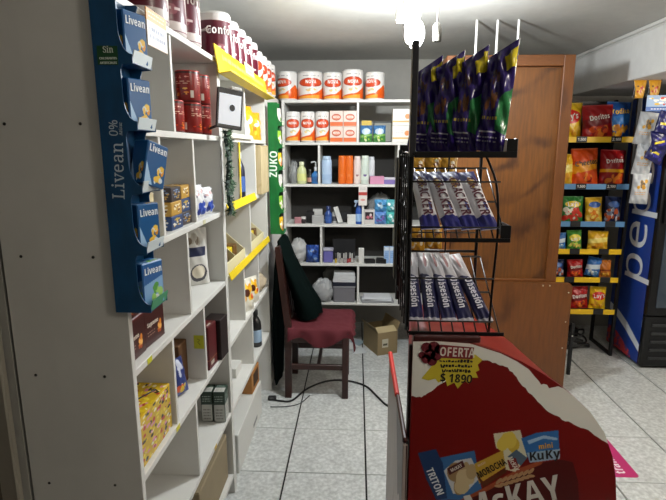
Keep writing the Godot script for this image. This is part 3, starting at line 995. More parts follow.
	for piece in Geometry2D.intersect_polygons(swoosh, P):
		if not Geometry2D.is_polygon_clockwise(piece):
			var sw := part(t, "white_vinyl", m_prism(piece, 0.0004), hexm("e2e0d8", 0.4), Vector3(0, 0, 0.0003))
			sw.set_meta("label", "white vinyl swoosh with a chipped outer edge")
	# wheat ears and lettering printed on the panel
	var L := func(s: String, h: float, p: Vector2, turn: float, sq: float, c: String) -> void:
		part(t, "lettering", m_text(s, h, sq, null, 0.0005), hexm(c, 0.45), Vector3(p.x, p.y, 0.0006), Vector3(0, 0, turn))
	L.call("TRITON", 0.019, Vector2(0.207, 0.668), -66.0, 0.85, "e4e6ea")
	L.call("McKAY", 0.009, Vector2(0.259, 0.709), 32.0, 0.8, "d8cfc6")
	L.call("MOROCHA", 0.019, Vector2(0.347, 0.71), 33.0, 0.6, "2a1610")
	L.call("McKAY", 0.006, Vector2(0.322, 0.722), 31.0, 0.8, "d8b8a8")
	L.call("mini", 0.014, Vector2(0.476, 0.777), 10.0, 0.85, "e0a437")
	L.call("KuKy", 0.024, Vector2(0.475, 0.752), 9.0, 0.95, "1d1c22")
	L.call("McKAY", 0.012, Vector2(0.401, 0.725), -60.0, 0.8, "d8cfc6")
	L.call("McKAY", 0.07, Vector2(0.404, 0.628), 17.0, 0.78, "c9c4bd")
	var wh := start()
	for k in 7:
		var c := Vector2(0.368 + 0.013 * k, 0.668 + 0.0052 * k)
		for s in [-1.0, 1.0]:
			var q := PackedVector2Array()
			for i in 8:
				var a := TAU * i / 8.0
				var v := Vector2(0.011 * cos(a), 0.0045 * sin(a)).rotated(0.45 + 0.45 * s)
				q.append(c + v + Vector2(0, 0.007 * s))
			add_prism(wh, q, 0.0004)
	part(t, "wheat_print", done(wh), hexm("b08a62", 0.5), Vector3(0, 0, 0.0006))
	# curved front sheet running back behind the panel
	var st := start(false)
	var N := P.size() - 1
	var sheet := []
	for k in range(1, P.size()):
		var p := P[k]
		var q := p
		if k > 2:
			var o := clampf((k - 2) / 4.0, 0.0, 1.0) * 0.035
			var nn := (P[mini(k + 1, N)] - P[k - 1]).normalized()
			q = p + Vector2(-nn.y, nn.x) * o
		sheet.append([Vector3(p.x, p.y - 0.006, -0.012), Vector3(q.x, q.y - 0.002, -0.4)])
	for k in sheet.size() - 1:
		quad(st, sheet[k][0], sheet[k][1], sheet[k + 1][1], sheet[k + 1][0])
	part(t, "curved_sheet", done(st), redm)
	var far := PackedVector2Array([Vector2(0.14, 0.03)])
	for s in sheet:
		far.append(Vector2(s[1].x, s[1].y))
	part(t, "far_panel", m_prism(far, 0.012), dark_red, Vector3(0, 0, -0.4))
	# pale wood-look back board with red edge strip, on the cashier's side
	var bim := wood_image(71, Color("b9aca6"), Color("8d7f7a"), 192, 128, 6.0)
	pp(bim, PackedVector2Array([Vector2(0.62, 0), Vector2(1, 0), Vector2(1, 0.28), Vector2(0.93, 0.36), Vector2(0.88, 0.25), Vector2(0.8, 0.3), Vector2(0.7, 0.12)]), Color("3a100e"))
	part(t, "back_board", m_cbox(Vector3(0.012, 0.75, 0.56), 0.001), tmat(bim, 0.4), Vector3(0.128, 0.40, -0.27))
	part(t, "edge_strip", m_cbox(Vector3(0.014, 0.016, 0.32), 0.004), hexm("c22a1e", 0.4), Vector3(0.126, 0.784, -0.39))
	part(t, "edge_strip", m_cbox(Vector3(0.012, 0.016, 0.235), 0.004), hexm("330a08", 0.4), Vector3(0.127, 0.784, -0.11))
	part(t, "corner_strip", m_box(Vector3(0.008, 1.0, 0.012), 0.002), hexm("2a0908", 0.4), Vector3(0.137, 0.03, -0.022))
	part(t, "latch", m_cbox(Vector3(0.008, 0.05, 0.02), 0.002), hexm("141212", 0.4), Vector3(0.134, 0.76, -0.004))
	part(t, "top_ledge", m_cbox(Vector3(0.16, 0.016, 0.02), 0.003), hexm("3d0d0b", 0.4), Vector3(0.222, 1.052, -0.012))
	# offer sticker: yellow star with lettering and a dark red berry picture
	t = thing("offer_sticker", "yellow star price sticker reading OFERTA on the red stand", "sticker", Vector3(0, 0, -1.1492))
	var star := PackedVector2Array([Vector2(0.163, 0.951), Vector2(0.188, 0.986), Vector2(0.205, 1.01), Vector2(0.29, 1.016), Vector2(0.308, 1.002), Vector2(0.297, 0.99), Vector2(0.302, 0.976), Vector2(0.293, 0.971), Vector2(0.3, 0.956), Vector2(0.285, 0.956), Vector2(0.277, 0.94), Vector2(0.268, 0.948), Vector2(0.252, 0.926), Vector2(0.243, 0.942), Vector2(0.226, 0.932), Vector2(0.222, 0.948), Vector2(0.204, 0.941), Vector2(0.197, 0.951), Vector2(0.18, 0.946)])
	part(t, "star", m_prism(star, 0.0004), hexm("c9b62c", 0.55))
	var T := func(s: String, h: float, p: Vector2, z: float, sq: float, c: String) -> void:
		part(t, "lettering", m_text(s, h, sq, null, 0.0004), hexm(c, 0.5), Vector3(p.x, p.y, z), Vector3(0, 0, -2))
	var pl := PackedVector2Array([Vector2(0.206, 1.04), Vector2(0.286, 1.034), Vector2(0.284, 1.004), Vector2(0.206, 1.006)])
	part(t, "word_panel", m_prism(pl, 0.0005), hexm("7a1a22", 0.5), Vector3(0, 0, 0.0006))
	T.call("OFERTA", 0.023, Vector2(0.246, 1.021), 0.0011, 0.72, "d8cfc4")
	var hw := start()
	var hg := RandomNumberGenerator.new()
	hg.seed = 12
	for k in 3:
		var hx := 0.204 + 0.004 * k
		while hx < 0.286 - 0.004 * k:
			var lw := hg.randf_range(0.003, 0.007)
			add_box(hw, Vector3(hx + lw * 0.5, 0.998 - 0.0125 * k + hg.randf_range(-0.001, 0.001), 0.0004), Vector3(lw, hg.randf_range(0.003, 0.009), 0.0006), 0.0, Basis(Vector3.BACK, hg.randf_range(-0.5, 0.5)))
			hx += lw + 0.002
	part(t, "handwriting", done(hw), hexm("23201a", 0.5))
	T.call("$ 1890", 0.022, Vector2(0.247, 0.953), 0.0005, 0.85, "1c1a16")
	var be := start()
	for p in [[0.172, 1.032, 0.013], [0.19, 1.034, 0.014], [0.203, 1.028, 0.012], [0.181, 1.015, 0.014], [0.196, 1.012, 0.014], [0.172, 1.003, 0.012], [0.187, 0.997, 0.012], [0.162, 1.012, 0.009]]:
		var q := PackedVector2Array()
		for i in 12:
			q.append(Vector2(p[0], p[1]) + Vector2(cos(TAU * i / 12.0), sin(TAU * i / 12.0)) * p[2])
		add_prism(be, q, 0.0005 + p[2] * 0.01)
	part(t, "berry_picture", done(be), hexm("641221", 0.5), Vector3(0, 0, 0.0011))

	# ---- wire rack standing on the stand
	var black := hexm("0f0e10", 0.35, 0.5)
	t = thing("wire_rack", "black wire rack with three sloping trays on red stand", "rack", Vector3(0, 0, 0))
	var xl := 0.128
	var xr := 0.362
	part(t, "post", m_tube([Vector3(xl, 1.062, -1.19), Vector3(xl - 0.002, 1.5, -1.185), Vector3(xl + 0.001, 1.735, -1.185)], 0.006), black)
	part(t, "post", m_tube([Vector3(xl, 1.047, -1.5), Vector3(xl, 1.5, -1.5)], 0.006), black)
	part(t, "post", m_tube([Vector3(xr, 1.01, -1.5), Vector3(xr, 1.5, -1.5)], 0.005), black)
	part(t, "cross_bar", m_tube([Vector3(xl, 1.49, -1.5), Vector3(xr, 1.49, -1.5)], 0.004), black)
	part(t, "cross_bar", m_tube([Vector3(xl, 1.2, -1.5), Vector3(xr, 1.2, -1.5)], 0.004), black)
	st = start(false)
	for k in 7:
		var y := 1.09 + 0.066 * k
		add_tube(st, [Vector3(xl, y, -1.19), Vector3(xl, y, -1.5)], 0.0025, 5)
	for k in 4:
		var z := -1.24 - 0.055 * k
		add_tube(st, [Vector3(xl - 0.003, 1.06, z), Vector3(xl - 0.003, 1.49, z)], 0.0025, 5)
	for k in 4:
		var y := 1.1 + 0.1 * k
		add_tube(st, [Vector3(xl + 0.003, y, -1.19), Vector3(xl + 0.003, y + 0.09, -1.5)], 0.002, 5)
	part(t, "side_lattice", done(st), black)
	part(t, "side_band", m_cbox(Vector3(0.006, 0.36, 0.05), 0.002), hexm("0c0b0d", 0.5), Vector3(xl - 0.012, 1.30, -1.475))
	part(t, "top_board", m_cbox(Vector3(0.014, 0.25, 0.03), 0.002), hexm("15131a", 0.5), Vector3(xl - 0.001, 1.61, -1.18))
	# curved side wires on the right
	part(t, "side_wire", m_tube(smooth_path([Vector3(0.295, 1.49, -1.185), Vector3(0.322, 1.43, -1.185), Vector3(0.332, 1.36, -1.185), Vector3(0.334, 1.29, -1.185), Vector3(0.33, 1.18, -1.185), Vector3(0.328, 1.06, -1.185)], 4), 0.003), black)
	# trays: front edge (y, z) to back edge
	var trays := [[1.49, -1.165, 1.495, -1.36], [1.293, -1.17, 1.452, -1.385], [1.062, -1.17, 1.205, -1.4]]
	for k in 3:
		var a: Array = trays[k]
		st = start(false)
		for i in 9:
			var x := xl + (xr - 0.012 - xl) * i / 8.0
			add_tube(st, [Vector3(x, a[0], a[1]), Vector3(x, a[2], a[3])], 0.002, 5)
		for i in 3:
			var f := i / 2.0
			var y: float = lerpf(a[0], a[2], f)
			var z: float = lerpf(a[1], a[3], f)
			add_tube(st, [Vector3(xl, y, z), Vector3(xr - 0.012, y, z)], 0.0028, 5)
		if k > 0: # guard wires over the packs
			for yy in [0.03, 0.135]:
				add_tube(st, [Vector3(xl, a[0] + yy, a[1] - (0.0 if yy < 0.1 else 0.01)), Vector3(0.332, a[0] + yy, a[1] - (0.0 if yy < 0.1 else 0.01))], 0.0022, 5)
		part(t, "tray", done(st), black)
		part(t, "tray_lip", m_cbox(Vector3(xr - xl - 0.005, 0.014 if k == 0 else 0.01, 0.003), 0.001), black, Vector3((xl + xr) * 0.5, a[0] + (0.0 if k == 0 else 0.0), a[1] + 0.004))
		if k < 2:
			part(t, "tray_end", m_cbox(Vector3(0.003, 0.035, 0.1), 0.001), black, Vector3(xr - 0.006, a[0] + 0.018, a[1] - 0.05))
			part(t, "tray_corner", m_cbox(Vector3(0.024, 0.034, 0.003), 0.001), black, Vector3(xr - 0.014, a[0] + 0.018, a[1] + 0.002))
	st = start(false)
	add_tube(st, [Vector3(0.255, 1.06, -1.42), Vector3(0.255, 1.49, -1.42)], 0.0025, 5)
	for y in [1.27, 1.36, 1.42]:
		add_tube(st, [Vector3(0.13, y, -1.42), Vector3(0.34, y, -1.42)], 0.002, 5)
	part(t, "back_lattice", done(st), black)

	# purple bags standing in the top tray
	im = pic(72, 140, Color("2d1c66"))
	pp(im, PackedVector2Array([Vector2(0.6, 0.12), Vector2(0.98, 0.06), Vector2(1, 0.24), Vector2(0.74, 0.27)]), Color("d8c321"))
	pp(im, PackedVector2Array([Vector2(0.68, 0.52), Vector2(1, 0.42), Vector2(1, 0.84), Vector2(0.66, 0.8)]), Color("2c7a45"))
	blobs(im, 9, 21, 0.28, 0.24, 0.55, 0.36, 0.055, [Color("4a2c2a"), Color("5e3a2c"), Color("2c1c40")])
	blobs(im, 10, 22, 0.28, 0.5, 0.58, 0.6, 0.06, [Color("6a3d22"), Color("7d4d2a"), Color("3a2250")])
	dashes(im, 25, 0.22, 0.67, 0.75, 0.74, 1, Color("c9b04a"))
	pr(im, 0.2, 0.82, 0.5, 0.015, Color("c8c6d2"))
	dashes(im, 23, 0.2, 0.86, 0.75, 0.93, 2, Color("b9b6c8"))
	var pm := tmat(im, 0.22)
	var pos := [[0.162, -1.285, 0.222, 2], [0.205, -1.262, 0.229, 0], [0.25, -1.24, 0.236, 4], [0.305, -1.215, 0.245, 3]]
	var pl4 := ["purple biscuit bag against the left post of the wire rack", "purple biscuit bag, second from the wire rack's tall post", "purple biscuit bag, third from the wire rack's tall post", "purple biscuit bag at the open end of the top tray"]
	for k in 4:
		snack("purple_biscuit_bag", pl4[k], Vector3(pos[k][0], 1.4965, pos[k][1]), 0.074, pos[k][2] * 1.03, 0.05, pm, 60 + k, -26.0, "purple bags in the top tray", [], Vector3(-2, 0, -3 - k), "snack bag", 0.17)
	# white cracker packs in the middle tray
	im = pic(48, 140, Color("d6d4d8"))
	pr(im, 0, 0, 1, 0.2, Color("23246e"))
	pr(im, 0, 0.82, 1, 0.18, Color("23246e"))
	blobs(im, 5, 24, 0.35, 0.23, 0.65, 0.29, 0.14, [Color("c29a2e"), Color("a9801f")])
	pr(im, 0.62, 0.62, 0.18, 0.14, Color("5a63a0"))
	var cm := tmat(im, 0.3)
	var cx := [[0.178, 4.0], [0.231, 8.0], [0.273, 8.0], [0.318, 8.0]]
	for k in 4:
		snack("cracker_pack", ["white and blue cracker pack beside the rack's tall post", "white and blue cracker pack, second in the middle tray", "white and blue cracker pack, third in the middle tray", "white and blue cracker pack at the tray's open end"][k], Vector3(cx[k][0], 1.314, -1.192), 0.046, 0.215, 0.03, cm, 70 + k, 0.0, "cracker packs in the middle tray", [["CRACKER", 0.024, 0.0, 0.108, 0.95, Color("541a2c"), -PI / 2]], Vector3(-53, 0, cx[k][1]), "biscuit pack")
	# navy biscuit sleeves in the lowest tray
	im = pic(48, 150, Color("20204a"))
	pr(im, 0, 0, 1, 0.36, Color("b9b6bb"))
	pp(im, PackedVector2Array([Vector2(0, 0.36), Vector2(1, 0.36), Vector2(1, 0.45)]), Color("b9b6bb"))
	blobs(im, 6, 26, 0.35, 0.1, 0.65, 0.3, 0.12, [Color("9a6a6a"), Color("d9d7d9"), Color("8f8c94")])
	pr(im, 0, 0.96, 1, 0.04, Color("a9a8b2"))
	var om := tmat(im, 0.28)
	var ox := [[0.15, 0.0], [0.19, 0.0], [0.233, 4.5], [0.274, 8.0], [0.322, 12.5]]
	for k in 5:
		snack("biscuit_sleeve", ["navy and silver biscuit sleeve against the rack's wire side", "navy and silver biscuit sleeve, second in lowest tray", "navy and silver biscuit sleeve, third in lowest tray", "navy and silver biscuit sleeve, fourth in lowest tray", "navy and silver biscuit sleeve at lowest tray's open end"][k], Vector3(ox[k][0], 1.084, -1.192), 0.039, 0.238, 0.028, om, 80 + k, 0.0, "biscuit sleeves in the lowest tray", [["Obsesión", 0.018, 0.0, 0.085, 0.9, Color("d5d3dc"), -PI / 2]], Vector3(-56, 0, ox[k][1]), "biscuit pack")
	# gold packets at the back of the two lower trays
	im = pic(48, 48, Color("b98a2c"))
	blobs(im, 10, 27, 0.2, 0.2, 0.8, 0.8, 0.14, [Color("e8dcc0"), Color("7a4a1a"), Color("d9a640")])
	var gm := tmat(im, 0.25)
	for a in [[0.17, 1.425], [0.215, 1.43], [0.26, 1.425], [0.175, 1.225], [0.225, 1.23]]:
		snack("gold_packet", "small gold foil packet tucked behind the white cracker packs" if a[1] > 1.4 else "small gold foil packet tucked behind the navy sleeves", Vector3(a[0], a[1] - 0.012, -1.445), 0.05, 0.07, 0.02, gm, 90, 0.0, "gold packets in the wire rack", [], Vector3(-8, 0, 0), "packet")

# ---------------------------------------------------------------- chair behind the counter
func build_chair() -> void:
	var wood := tmat(wood_image(91, Color("361710"), Color("1f0b07"), 64, 128, 2.0), 0.35)
	var t := thing("wooden_chair", "dark reddish brown wooden chair with a burgundy seat cloth", "chair", Vector3(-0.225, 0, -3.02))
	# local frame: faces +x; z = +0.17 is the near side
	for z in [0.17, -0.17]:
		part(t, "leg", m_box(Vector3(0.038, 0.41, 0.038), 0.004), wood, Vector3(0.165, 0.0, z))
		var pp2 := PackedVector2Array([Vector2(-0.205, 0), Vector2(-0.165, 0), Vector2(-0.158, 0.45), Vector2(-0.19, 0.7), Vector2(-0.215, 0.93), Vector2(-0.222, 0.95), Vector2(-0.245, 0.945), Vector2(-0.247, 0.92), Vector2(-0.225, 0.7), Vector2(-0.198, 0.45)])
		part(t, "back_post", m_prism(pp2, 0.038), wood, Vector3(0, 0, z + 0.019))
		part(t, "side_rail", m_cbox(Vector3(0.33, 0.055, 0.022), 0.003), wood, Vector3(0.0, 0.382, z))
		part(t, "stretcher", m_cbox(Vector3(0.33, 0.035, 0.02), 0.003), wood, Vector3(-0.008, 0.2, z))
	part(t, "front_rail", m_cbox(Vector3(0.022, 0.055, 0.3), 0.003), wood, Vector3(0.165, 0.382, 0))
	part(t, "cross_stretcher", m_cbox(Vector3(0.02, 0.03, 0.32), 0.003), wood, Vector3(0.0, 0.2, 0))
	part(t, "top_rail", m_cbox(Vector3(0.026, 0.07, 0.3), 0.005), wood, Vector3(-0.227, 0.89, 0), Vector3(0, 0, 6))
	for k in 4:
		part(t, "back_slat", m_cbox(Vector3(0.012, 0.4, 0.035), 0.003), wood, Vector3(-0.2, 0.66, -0.105 + 0.07 * k), Vector3(0, 0, 5))
	part(t, "seat", m_cbox(Vector3(0.385, 0.03, 0.385), 0.008), wood, Vector3(0.0, 0.426, 0))
	# burgundy cloth hanging over the seat's edges
	var st := start(false)
	var n := 30
	var nz := FastNoiseLite.new()
	nz.seed = 4
	nz.frequency = 3.0
	var at := func(i: int, j: int) -> Vector3:
		var u := -1.26 + 2.52 * i / n
		var v := -1.45 + 2.9 * j / n
		u = maxf(u, -0.92)
		v = maxf(v, -1.02)
		var eu := maxf(0.0, absf(u) - 1.0)
		var ev := maxf(0.0, absf(v) - 1.0)
		var wob := 0.012 * sin(u * 9.0 + v * 2.0) * minf(1.0, ev * 4.0) + 0.01 * sin(v * 11.0) * minf(1.0, eu * 4.0)
		var x := clampf(u, -1.0, 1.0) * 0.195 + signf(u) * minf(eu, 0.06) * 0.2 + (0.01 * sin(v * 11.0) + 0.012) * minf(1.0, eu * 4.0)
		var z := clampf(v, -1.0, 1.0) * 0.195 + (0.008 + wob) * minf(1.0, ev * 5.0)
		var drop := (eu + ev) * 0.2 * (1.0 + 0.35 * sin(u * 4.2 + 1.0))
		var y := 0.452 - drop + 0.006 * nz.get_noise_2d(u, v) * (1.0 if eu + ev == 0.0 else 0.0) + 0.004
		return Vector3(x, y, z)
	for i in n:
		for j in n:
			var a: Vector3 = at.call(i, j)
			var b: Vector3 = at.call(i + 1, j)
			var c: Vector3 = at.call(i + 1, j + 1)
			var d: Vector3 = at.call(i, j + 1)
			tri(st, a, b, c)
			tri(st, a, c, d)
	var cl := hexm("57141f", 0.85)
	part(t, "seat_cloth", done(st), cl)
	# dark jacket over the back
	t = thing("dark_jacket", "dark green black jacket draped over the wooden chair's back", "jacket", Vector3(-0.225, 0, -3.02))
	st = start(false)
	nz.frequency = 6.0
	# closed folds hanging on the seat side, and a tail falling behind the back to the floor
	var cl2 := hexm("0b1413", 0.95)
	cl2.metallic_specular = 0.1
	# rows of [height, centre x, half depth, half width in z, z offset]
	var coat := [[0.478, -0.075, 0.085, 0.13, -0.03], [0.55, -0.085, 0.078, 0.135, -0.03], [0.65, -0.125, 0.062, 0.14, -0.028], [0.75, -0.165, 0.05, 0.142, -0.025], [0.85, -0.2, 0.04, 0.145, -0.022], [0.92, -0.222, 0.034, 0.146, -0.02], [0.955, -0.23, 0.028, 0.14, -0.02], [0.972, -0.232, 0.012, 0.12, -0.02]]
	var tail := [[0.05, -0.272, 0.022, 0.13, -0.02], [0.2, -0.27, 0.028, 0.14, -0.02], [0.4, -0.268, 0.03, 0.142, -0.02], [0.6, -0.268, 0.024, 0.142, -0.02], [0.8, -0.262, 0.014, 0.14, -0.02], [0.93, -0.25, 0.008, 0.13, -0.02]]
	for body in [coat, tail]:
		st = start(false)
		var seg := 28
		var ring := func(k: int, i: int) -> Vector3:
			var r: Array = body[k]
			var a := TAU * (i % seg) / seg
			var fold := 1.0 + 0.16 * sin(a * 5.0 + r[0] * 7.0) * clampf((0.97 - r[0]) * 3.0, 0.0, 1.0) + 0.1 * nz.get_noise_2d(cos(a) * 0.3, r[0])
			return Vector3(r[1] + r[2] * cos(a) * fold, r[0] + 0.008 * sin(a * 3.0) * (1.0 if k == 0 else 0.0), r[4] + r[3] * sin(a) * (0.9 + 0.1 * fold))
		for k in body.size() - 1:
			for i in seg:
				var a: Vector3 = ring.call(k, i)
				var b: Vector3 = ring.call(k, i + 1)
				var c: Vector3 = ring.call(k + 1, i + 1)
				var d: Vector3 = ring.call(k + 1, i)
				tri(st, a, b, c)
				tri(st, a, c, d)
		var top: Array = body[body.size() - 1]
		for i in seg:
			tri(st, Vector3(top[1], top[0] + 0.006, top[4]), ring.call(body.size() - 1, i), ring.call(body.size() - 1, i + 1))
		part(t, "coat_front" if body == coat else "coat_tail", done(st), cl2)

# ---------------------------------------------------------------- cardboard sachet stand, its side towards +z
func sachet_stand(called: String, label: String, pos: Vector3, col: Color, lip: Color, n: int, pitch: float, depth: float, back_x: float) -> Node3D:
	# local: x = 0 is the lip's plane, y = 0 the foot, z = 0 the side facing the room
	var t := thing(called, label, "display stand", pos)
	var im := pic(64, 256, col)
	mottle(im, 17, 0.03, 0.12)
	var m := tmat(im, 0.45)
	var inn := -0.027
	var poly := PackedVector2Array([Vector2(back_x, 0.0)])
	for k in n:
		var y := pitch * k
		poly.append(Vector2(0.0, y))
		poly.append(Vector2(0.0, y + 0.018))
		for i in 6:
			var a := PI * 0.5 * (i + 1) / 6.0
			poly.append(Vector2(inn * sin(a), y + 0.018 + 0.055 * (1.0 - cos(a))))
		poly.append(Vector2(inn, y + pitch - 0.012))
		poly.append(Vector2(inn + 0.004, y + pitch - 0.002))
	poly.append(Vector2(inn, pitch * n + 0.002))
	poly.append(Vector2(back_x, pitch * n + 0.002))
	part(t, "side_panel", m_prism(poly, 0.003), m)
	var fp := PackedVector2Array()
	for p in poly:
		fp.append(Vector2(maxf(p.x, -0.054), p.y))
	part(t, "side_panel", m_prism(fp, 0.003), m, Vector3(0, 0, -depth))
	part(t, "back_panel", m_box(Vector3(0.003, pitch * n, depth - 0.004), 0.0), m, Vector3(-0.0525, 0, -depth * 0.5 - 0.0015))
	for k in n:
		var y := pitch * k
		var tr := part(t, "tray", m_cbox(Vector3(0.048, 0.003, depth - 0.004), 0.0), m, Vector3(-0.0255, y + 0.003, -depth * 0.5 - 0.0015))
		part(tr, "label_strip", m_cbox(Vector3(0.002, 0.026, depth - 0.003), 0.0), mat(lip if k > 0 else Color("3f8a62"), 0.5), Vector3(0.026, 0.012, 0), Vector3(0, 0, -14))
	return t

func build_left_goods() -> void:
	# ---- blue stand of drink sachets at the near end of the first unit
	var blue := Color("0b4670")
	var t := sachet_stand("sachet_stand", "tall blue cardboard stand of drink sachets on shelf end", Vector3(-0.47, 1.132, -1.08), blue, Color("c9d3d6"), 5, 0.1365, 0.098, -0.083)
	part(t, "lettering", m_text("Livean", 0.026, 1.05, null, 0.0006, serif), hexm("c3d0da", 0.5), Vector3(-0.05, 0.323, 0.0005), Vector3(0, 0, 87))
	part(t, "lettering", m_text("0%", 0.018, 0.95, null, 0.0006, serif), hexm("c3d0da", 0.5), Vector3(-0.052, 0.415, 0.0005), Vector3(0, 0, 87))
	part(t, "lettering", m_text("Azúcar", 0.0065, 0.9, null, 0.0006, serif), hexm("c3d0da", 0.5), Vector3(-0.037, 0.413, 0.0005), Vector3(0, 0, 87))
	part(t, "green_badge", m_cbox(Vector3(0.044, 0.038, 0.0012), 0.0), hexm("164a26", 0.5), Vector3(-0.052, 0.562, 0.0004), Vector3(0, 0, -1))
	part(t, "lettering", m_text("Sin", 0.012, 0.9, null, 0.0006, serif), hexm("dfe8dc", 0.5), Vector3(-0.05, 0.573, 0.0014))
	part(t, "lettering", m_text("COLORANTES", 0.0045, 0.95), hexm("dfe8dc", 0.5), Vector3(-0.051, 0.556, 0.0014))
	part(t, "lettering", m_text("ARTIFICIALES", 0.0045, 0.9), hexm("dfe8dc", 0.5), Vector3(-0.051, 0.547, 0.0014))
	var im := pic(48, 64, Color("18568f"))
	pp(im, PackedVector2Array([Vector2(0, 0.45), Vector2(0.4, 1), Vector2(0, 1)]), Color("a8c9e8"))
	blobs(im, 10, 5, 0.5, 0.55, 0.85, 0.9, 0.12, [Color("e89a2a"), Color("f0c24a"), Color("d8dfe6")])
	var pm := tmat(im, 0.3)
	var im2 := pic(48, 64, Color("225c9c"))
	pp(im2, PackedVector2Array([Vector2(0, 0.5), Vector2(1, 0.35), Vector2(1, 1), Vector2(0, 1)]), Color("7fa9d6"))
	blobs(im2, 9, 6, 0.45, 0.55, 0.85, 0.9, 0.12, [Color("4f9a3c"), Color("9fd06a"), Color("e6e9e2")])
	var pm2 := tmat(im2, 0.3)
	var wh := Color("e8eef4")
	for k in 5:
		var lab: String = ["blue drink sachet box with green fruit, lowest tray of blue stand", "blue drink sachet box with orange fruit, second tray of blue stand", "blue drink box tipping forward out of the blue stand", "blue drink sachet box below the topmost tray, blue stand", "blue drink sachet box in the topmost tray of blue stand"][k]
		var tip := Vector3(0, 0, -16) if k == 2 else Vector3.ZERO
		carton("sachet_box", lab, "box", Vector3(-0.497 + (0.016 if k == 2 else 0.0), 1.132 + 0.1365 * k + (0.013 if k == 2 else 0.006), -1.131), Vector3(0.07, 0.105 if k != 2 else 0.1, 0.04), pm2 if k == 0 else pm, 72.0, "sachet boxes in the blue stand", [["Livean", 0.016, 0.0, 0.085, 0.85, wh]], tip)
	# ---- green sachet stand at the far corner
	t = sachet_stand("green_sachet_stand", "tall green cardboard stand of juice sachets in the corner", Vector3(-0.437, 1.0, -2.975), Color("12682f"), Color("cfd8c4"), 6, 0.128, 0.08, -0.083)
	part(t, "lettering", m_text("ZUKO", 0.045, 0.95), hexm("e2ebe0", 0.5), Vector3(-0.055, 0.42, 0.0005), Vector3(0, 0, 88))
	var jm := []
	for c in [["e0b52a", "d86a1c"], ["8dbb3a", "e8e6da"], ["c9c6c0", "3f8a3a"]]:
		var q := pic(32, 40, Color(c[0]))
		blobs(q, 7, 8, 0.3, 0.4, 0.8, 0.8, 0.18, [Color(c[1]), Color("f0ead8")])
		jm.append(tmat(q, 0.3))
	for k in 6:
		snack("juice_sachet", ["yellow", "lime green", "silver", "yellow", "lime green", "silver"][k] + " juice sachet in the " + ["lowest", "second lowest", "third", "fourth", "second highest", "highest"][k] + " tray of green stand", Vector3(-0.464, 1.0055 + 0.128 * k, -3.015), 0.06, 0.095, 0.02, jm[k % 3], k, 70.0, "juice sachets in the green stand", [], Vector3.ZERO, "sachet")

	# ---- paper rolls along the top of the left units
	im = pic(160, 96, Color("5a1026"))
	pr(im, 0, 0, 1, 0.14, Color("d8d2d0"))
	pr(im, 0, 0.86, 1, 0.14, Color("d6cdca"))
	pp(im, PackedVector2Array([Vector2(0.6, 0.2), Vector2(0.72, 0.1), Vector2(0.82, 0.9), Vector2(0.68, 0.9)]), Color("d8c9c8"))
	pe(im, 0.5, 0.68, 0.05, 0.08, Color("8a4a55"))
	dashes(im, 3, 0.44, 0.62, 0.58, 0.72, 1, Color("d5c4c2"))
	var cfm := tmat(im, 0.3)
	var zs := [-1.47, -1.62, -1.77, -1.93, -2.2, -2.345, -2.49, -2.635, -2.78]
	var ordn := ["first", "second", "third", "fourth", "fifth", "sixth", "seventh", "eighth", "ninth"]
	for k in zs.size():
		paper_roll("maroon_paper_roll", "maroon and white wrapped paper roll, " + ordn[k] + " from the shelf's bare end panel", Vector3(-0.60 - (0.08 if k == 3 else 0.0), 1.8385, zs[k]), 0.069, 0.215, cfm, 32.0 + 9.0 * sin(k * 1.7), "maroon paper rolls on the left shelves", [["Confort", 0.03, 0.12, 0.14, 0.9, Color("e6dcda")], ["Confort", 0.012, -0.95, 0.14, 0.9, Color("e6dcda")]])
	im = nova_image(160, 120)
	var nvm := tmat(im, 0.3)
	for k in 4:
		paper_roll("corner_paper_roll", "white and orange paper roll, " + ["first", "second", "third", "fourth"][k] + " past the maroon rolls", Vector3(-0.6, 1.8385, -2.935 - 0.145 * k), 0.067, 0.2, nvm, 20.0 + 8.0 * k, "orange paper rolls in the corner", [["NOVA", 0.02, 0.0, 0.125, 0.85, Color("f2ece6")]])

	# ---- first unit
	var sign := thing("price_sign", "orange and white price sign hanging from top left shelf", "sign", Vector3(-0.512, 1.752, -1.335))
	im = pic(64, 64, Color("c2c0bc"))
	pr(im, 0, 0, 1, 0.34, Color("d08a22"))
	dashes(im, 4, 0.1, 0.06, 0.9, 0.26, 2, Color("f0d9a8"))
	dashes(im, 7, 0.12, 0.42, 0.9, 0.85, 2, Color("4a5272"))
	part(sign, "card", m_box(Vector3(0.13, 0.088, 0.003), 0.0005), tmat(im, 0.5), Vector3.ZERO, Vector3(0, 90, 0))
	part(sign, "hook", m_tube([Vector3(-0.012, 0.088, 0), Vector3(-0.002, 0.092, 0), Vector3(0.0, 0.08, 0)], 0.002), hexm("c9c7c2", 0.4))
	# red food tins
	im = pic(128, 80, Color("7d120c"))
	pr(im, 0.0, 0.0, 1.0, 0.07, Color("3a0a08"))
	pr(im, 0.0, 0.93, 1.0, 0.07, Color("4a0c0a"))
	for q in 3:
		blobs(im, 9, 90 + q, 0.08 + 0.33 * q, 0.5, 0.26 + 0.33 * q, 0.84, 0.035, [Color("d8862a"), Color("e0b04a"), Color("c9421c"), Color("5a1a10")])
		blobs(im, 6, 95 + q, 0.06 + 0.33 * q, 0.16, 0.3 + 0.33 * q, 0.24, 0.02, [Color("d8c0a0"), Color("e0a89a")])
		dashes(im, 98 + q, 0.06 + 0.33 * q, 0.3, 0.28 + 0.33 * q, 0.42, 2, Color("d9b8a0"))
		pr(im, 0.28 + 0.33 * q, 0.62, 0.05, 0.24, Color("d5d0c6"))
	var tm := tmat(im, 0.3)
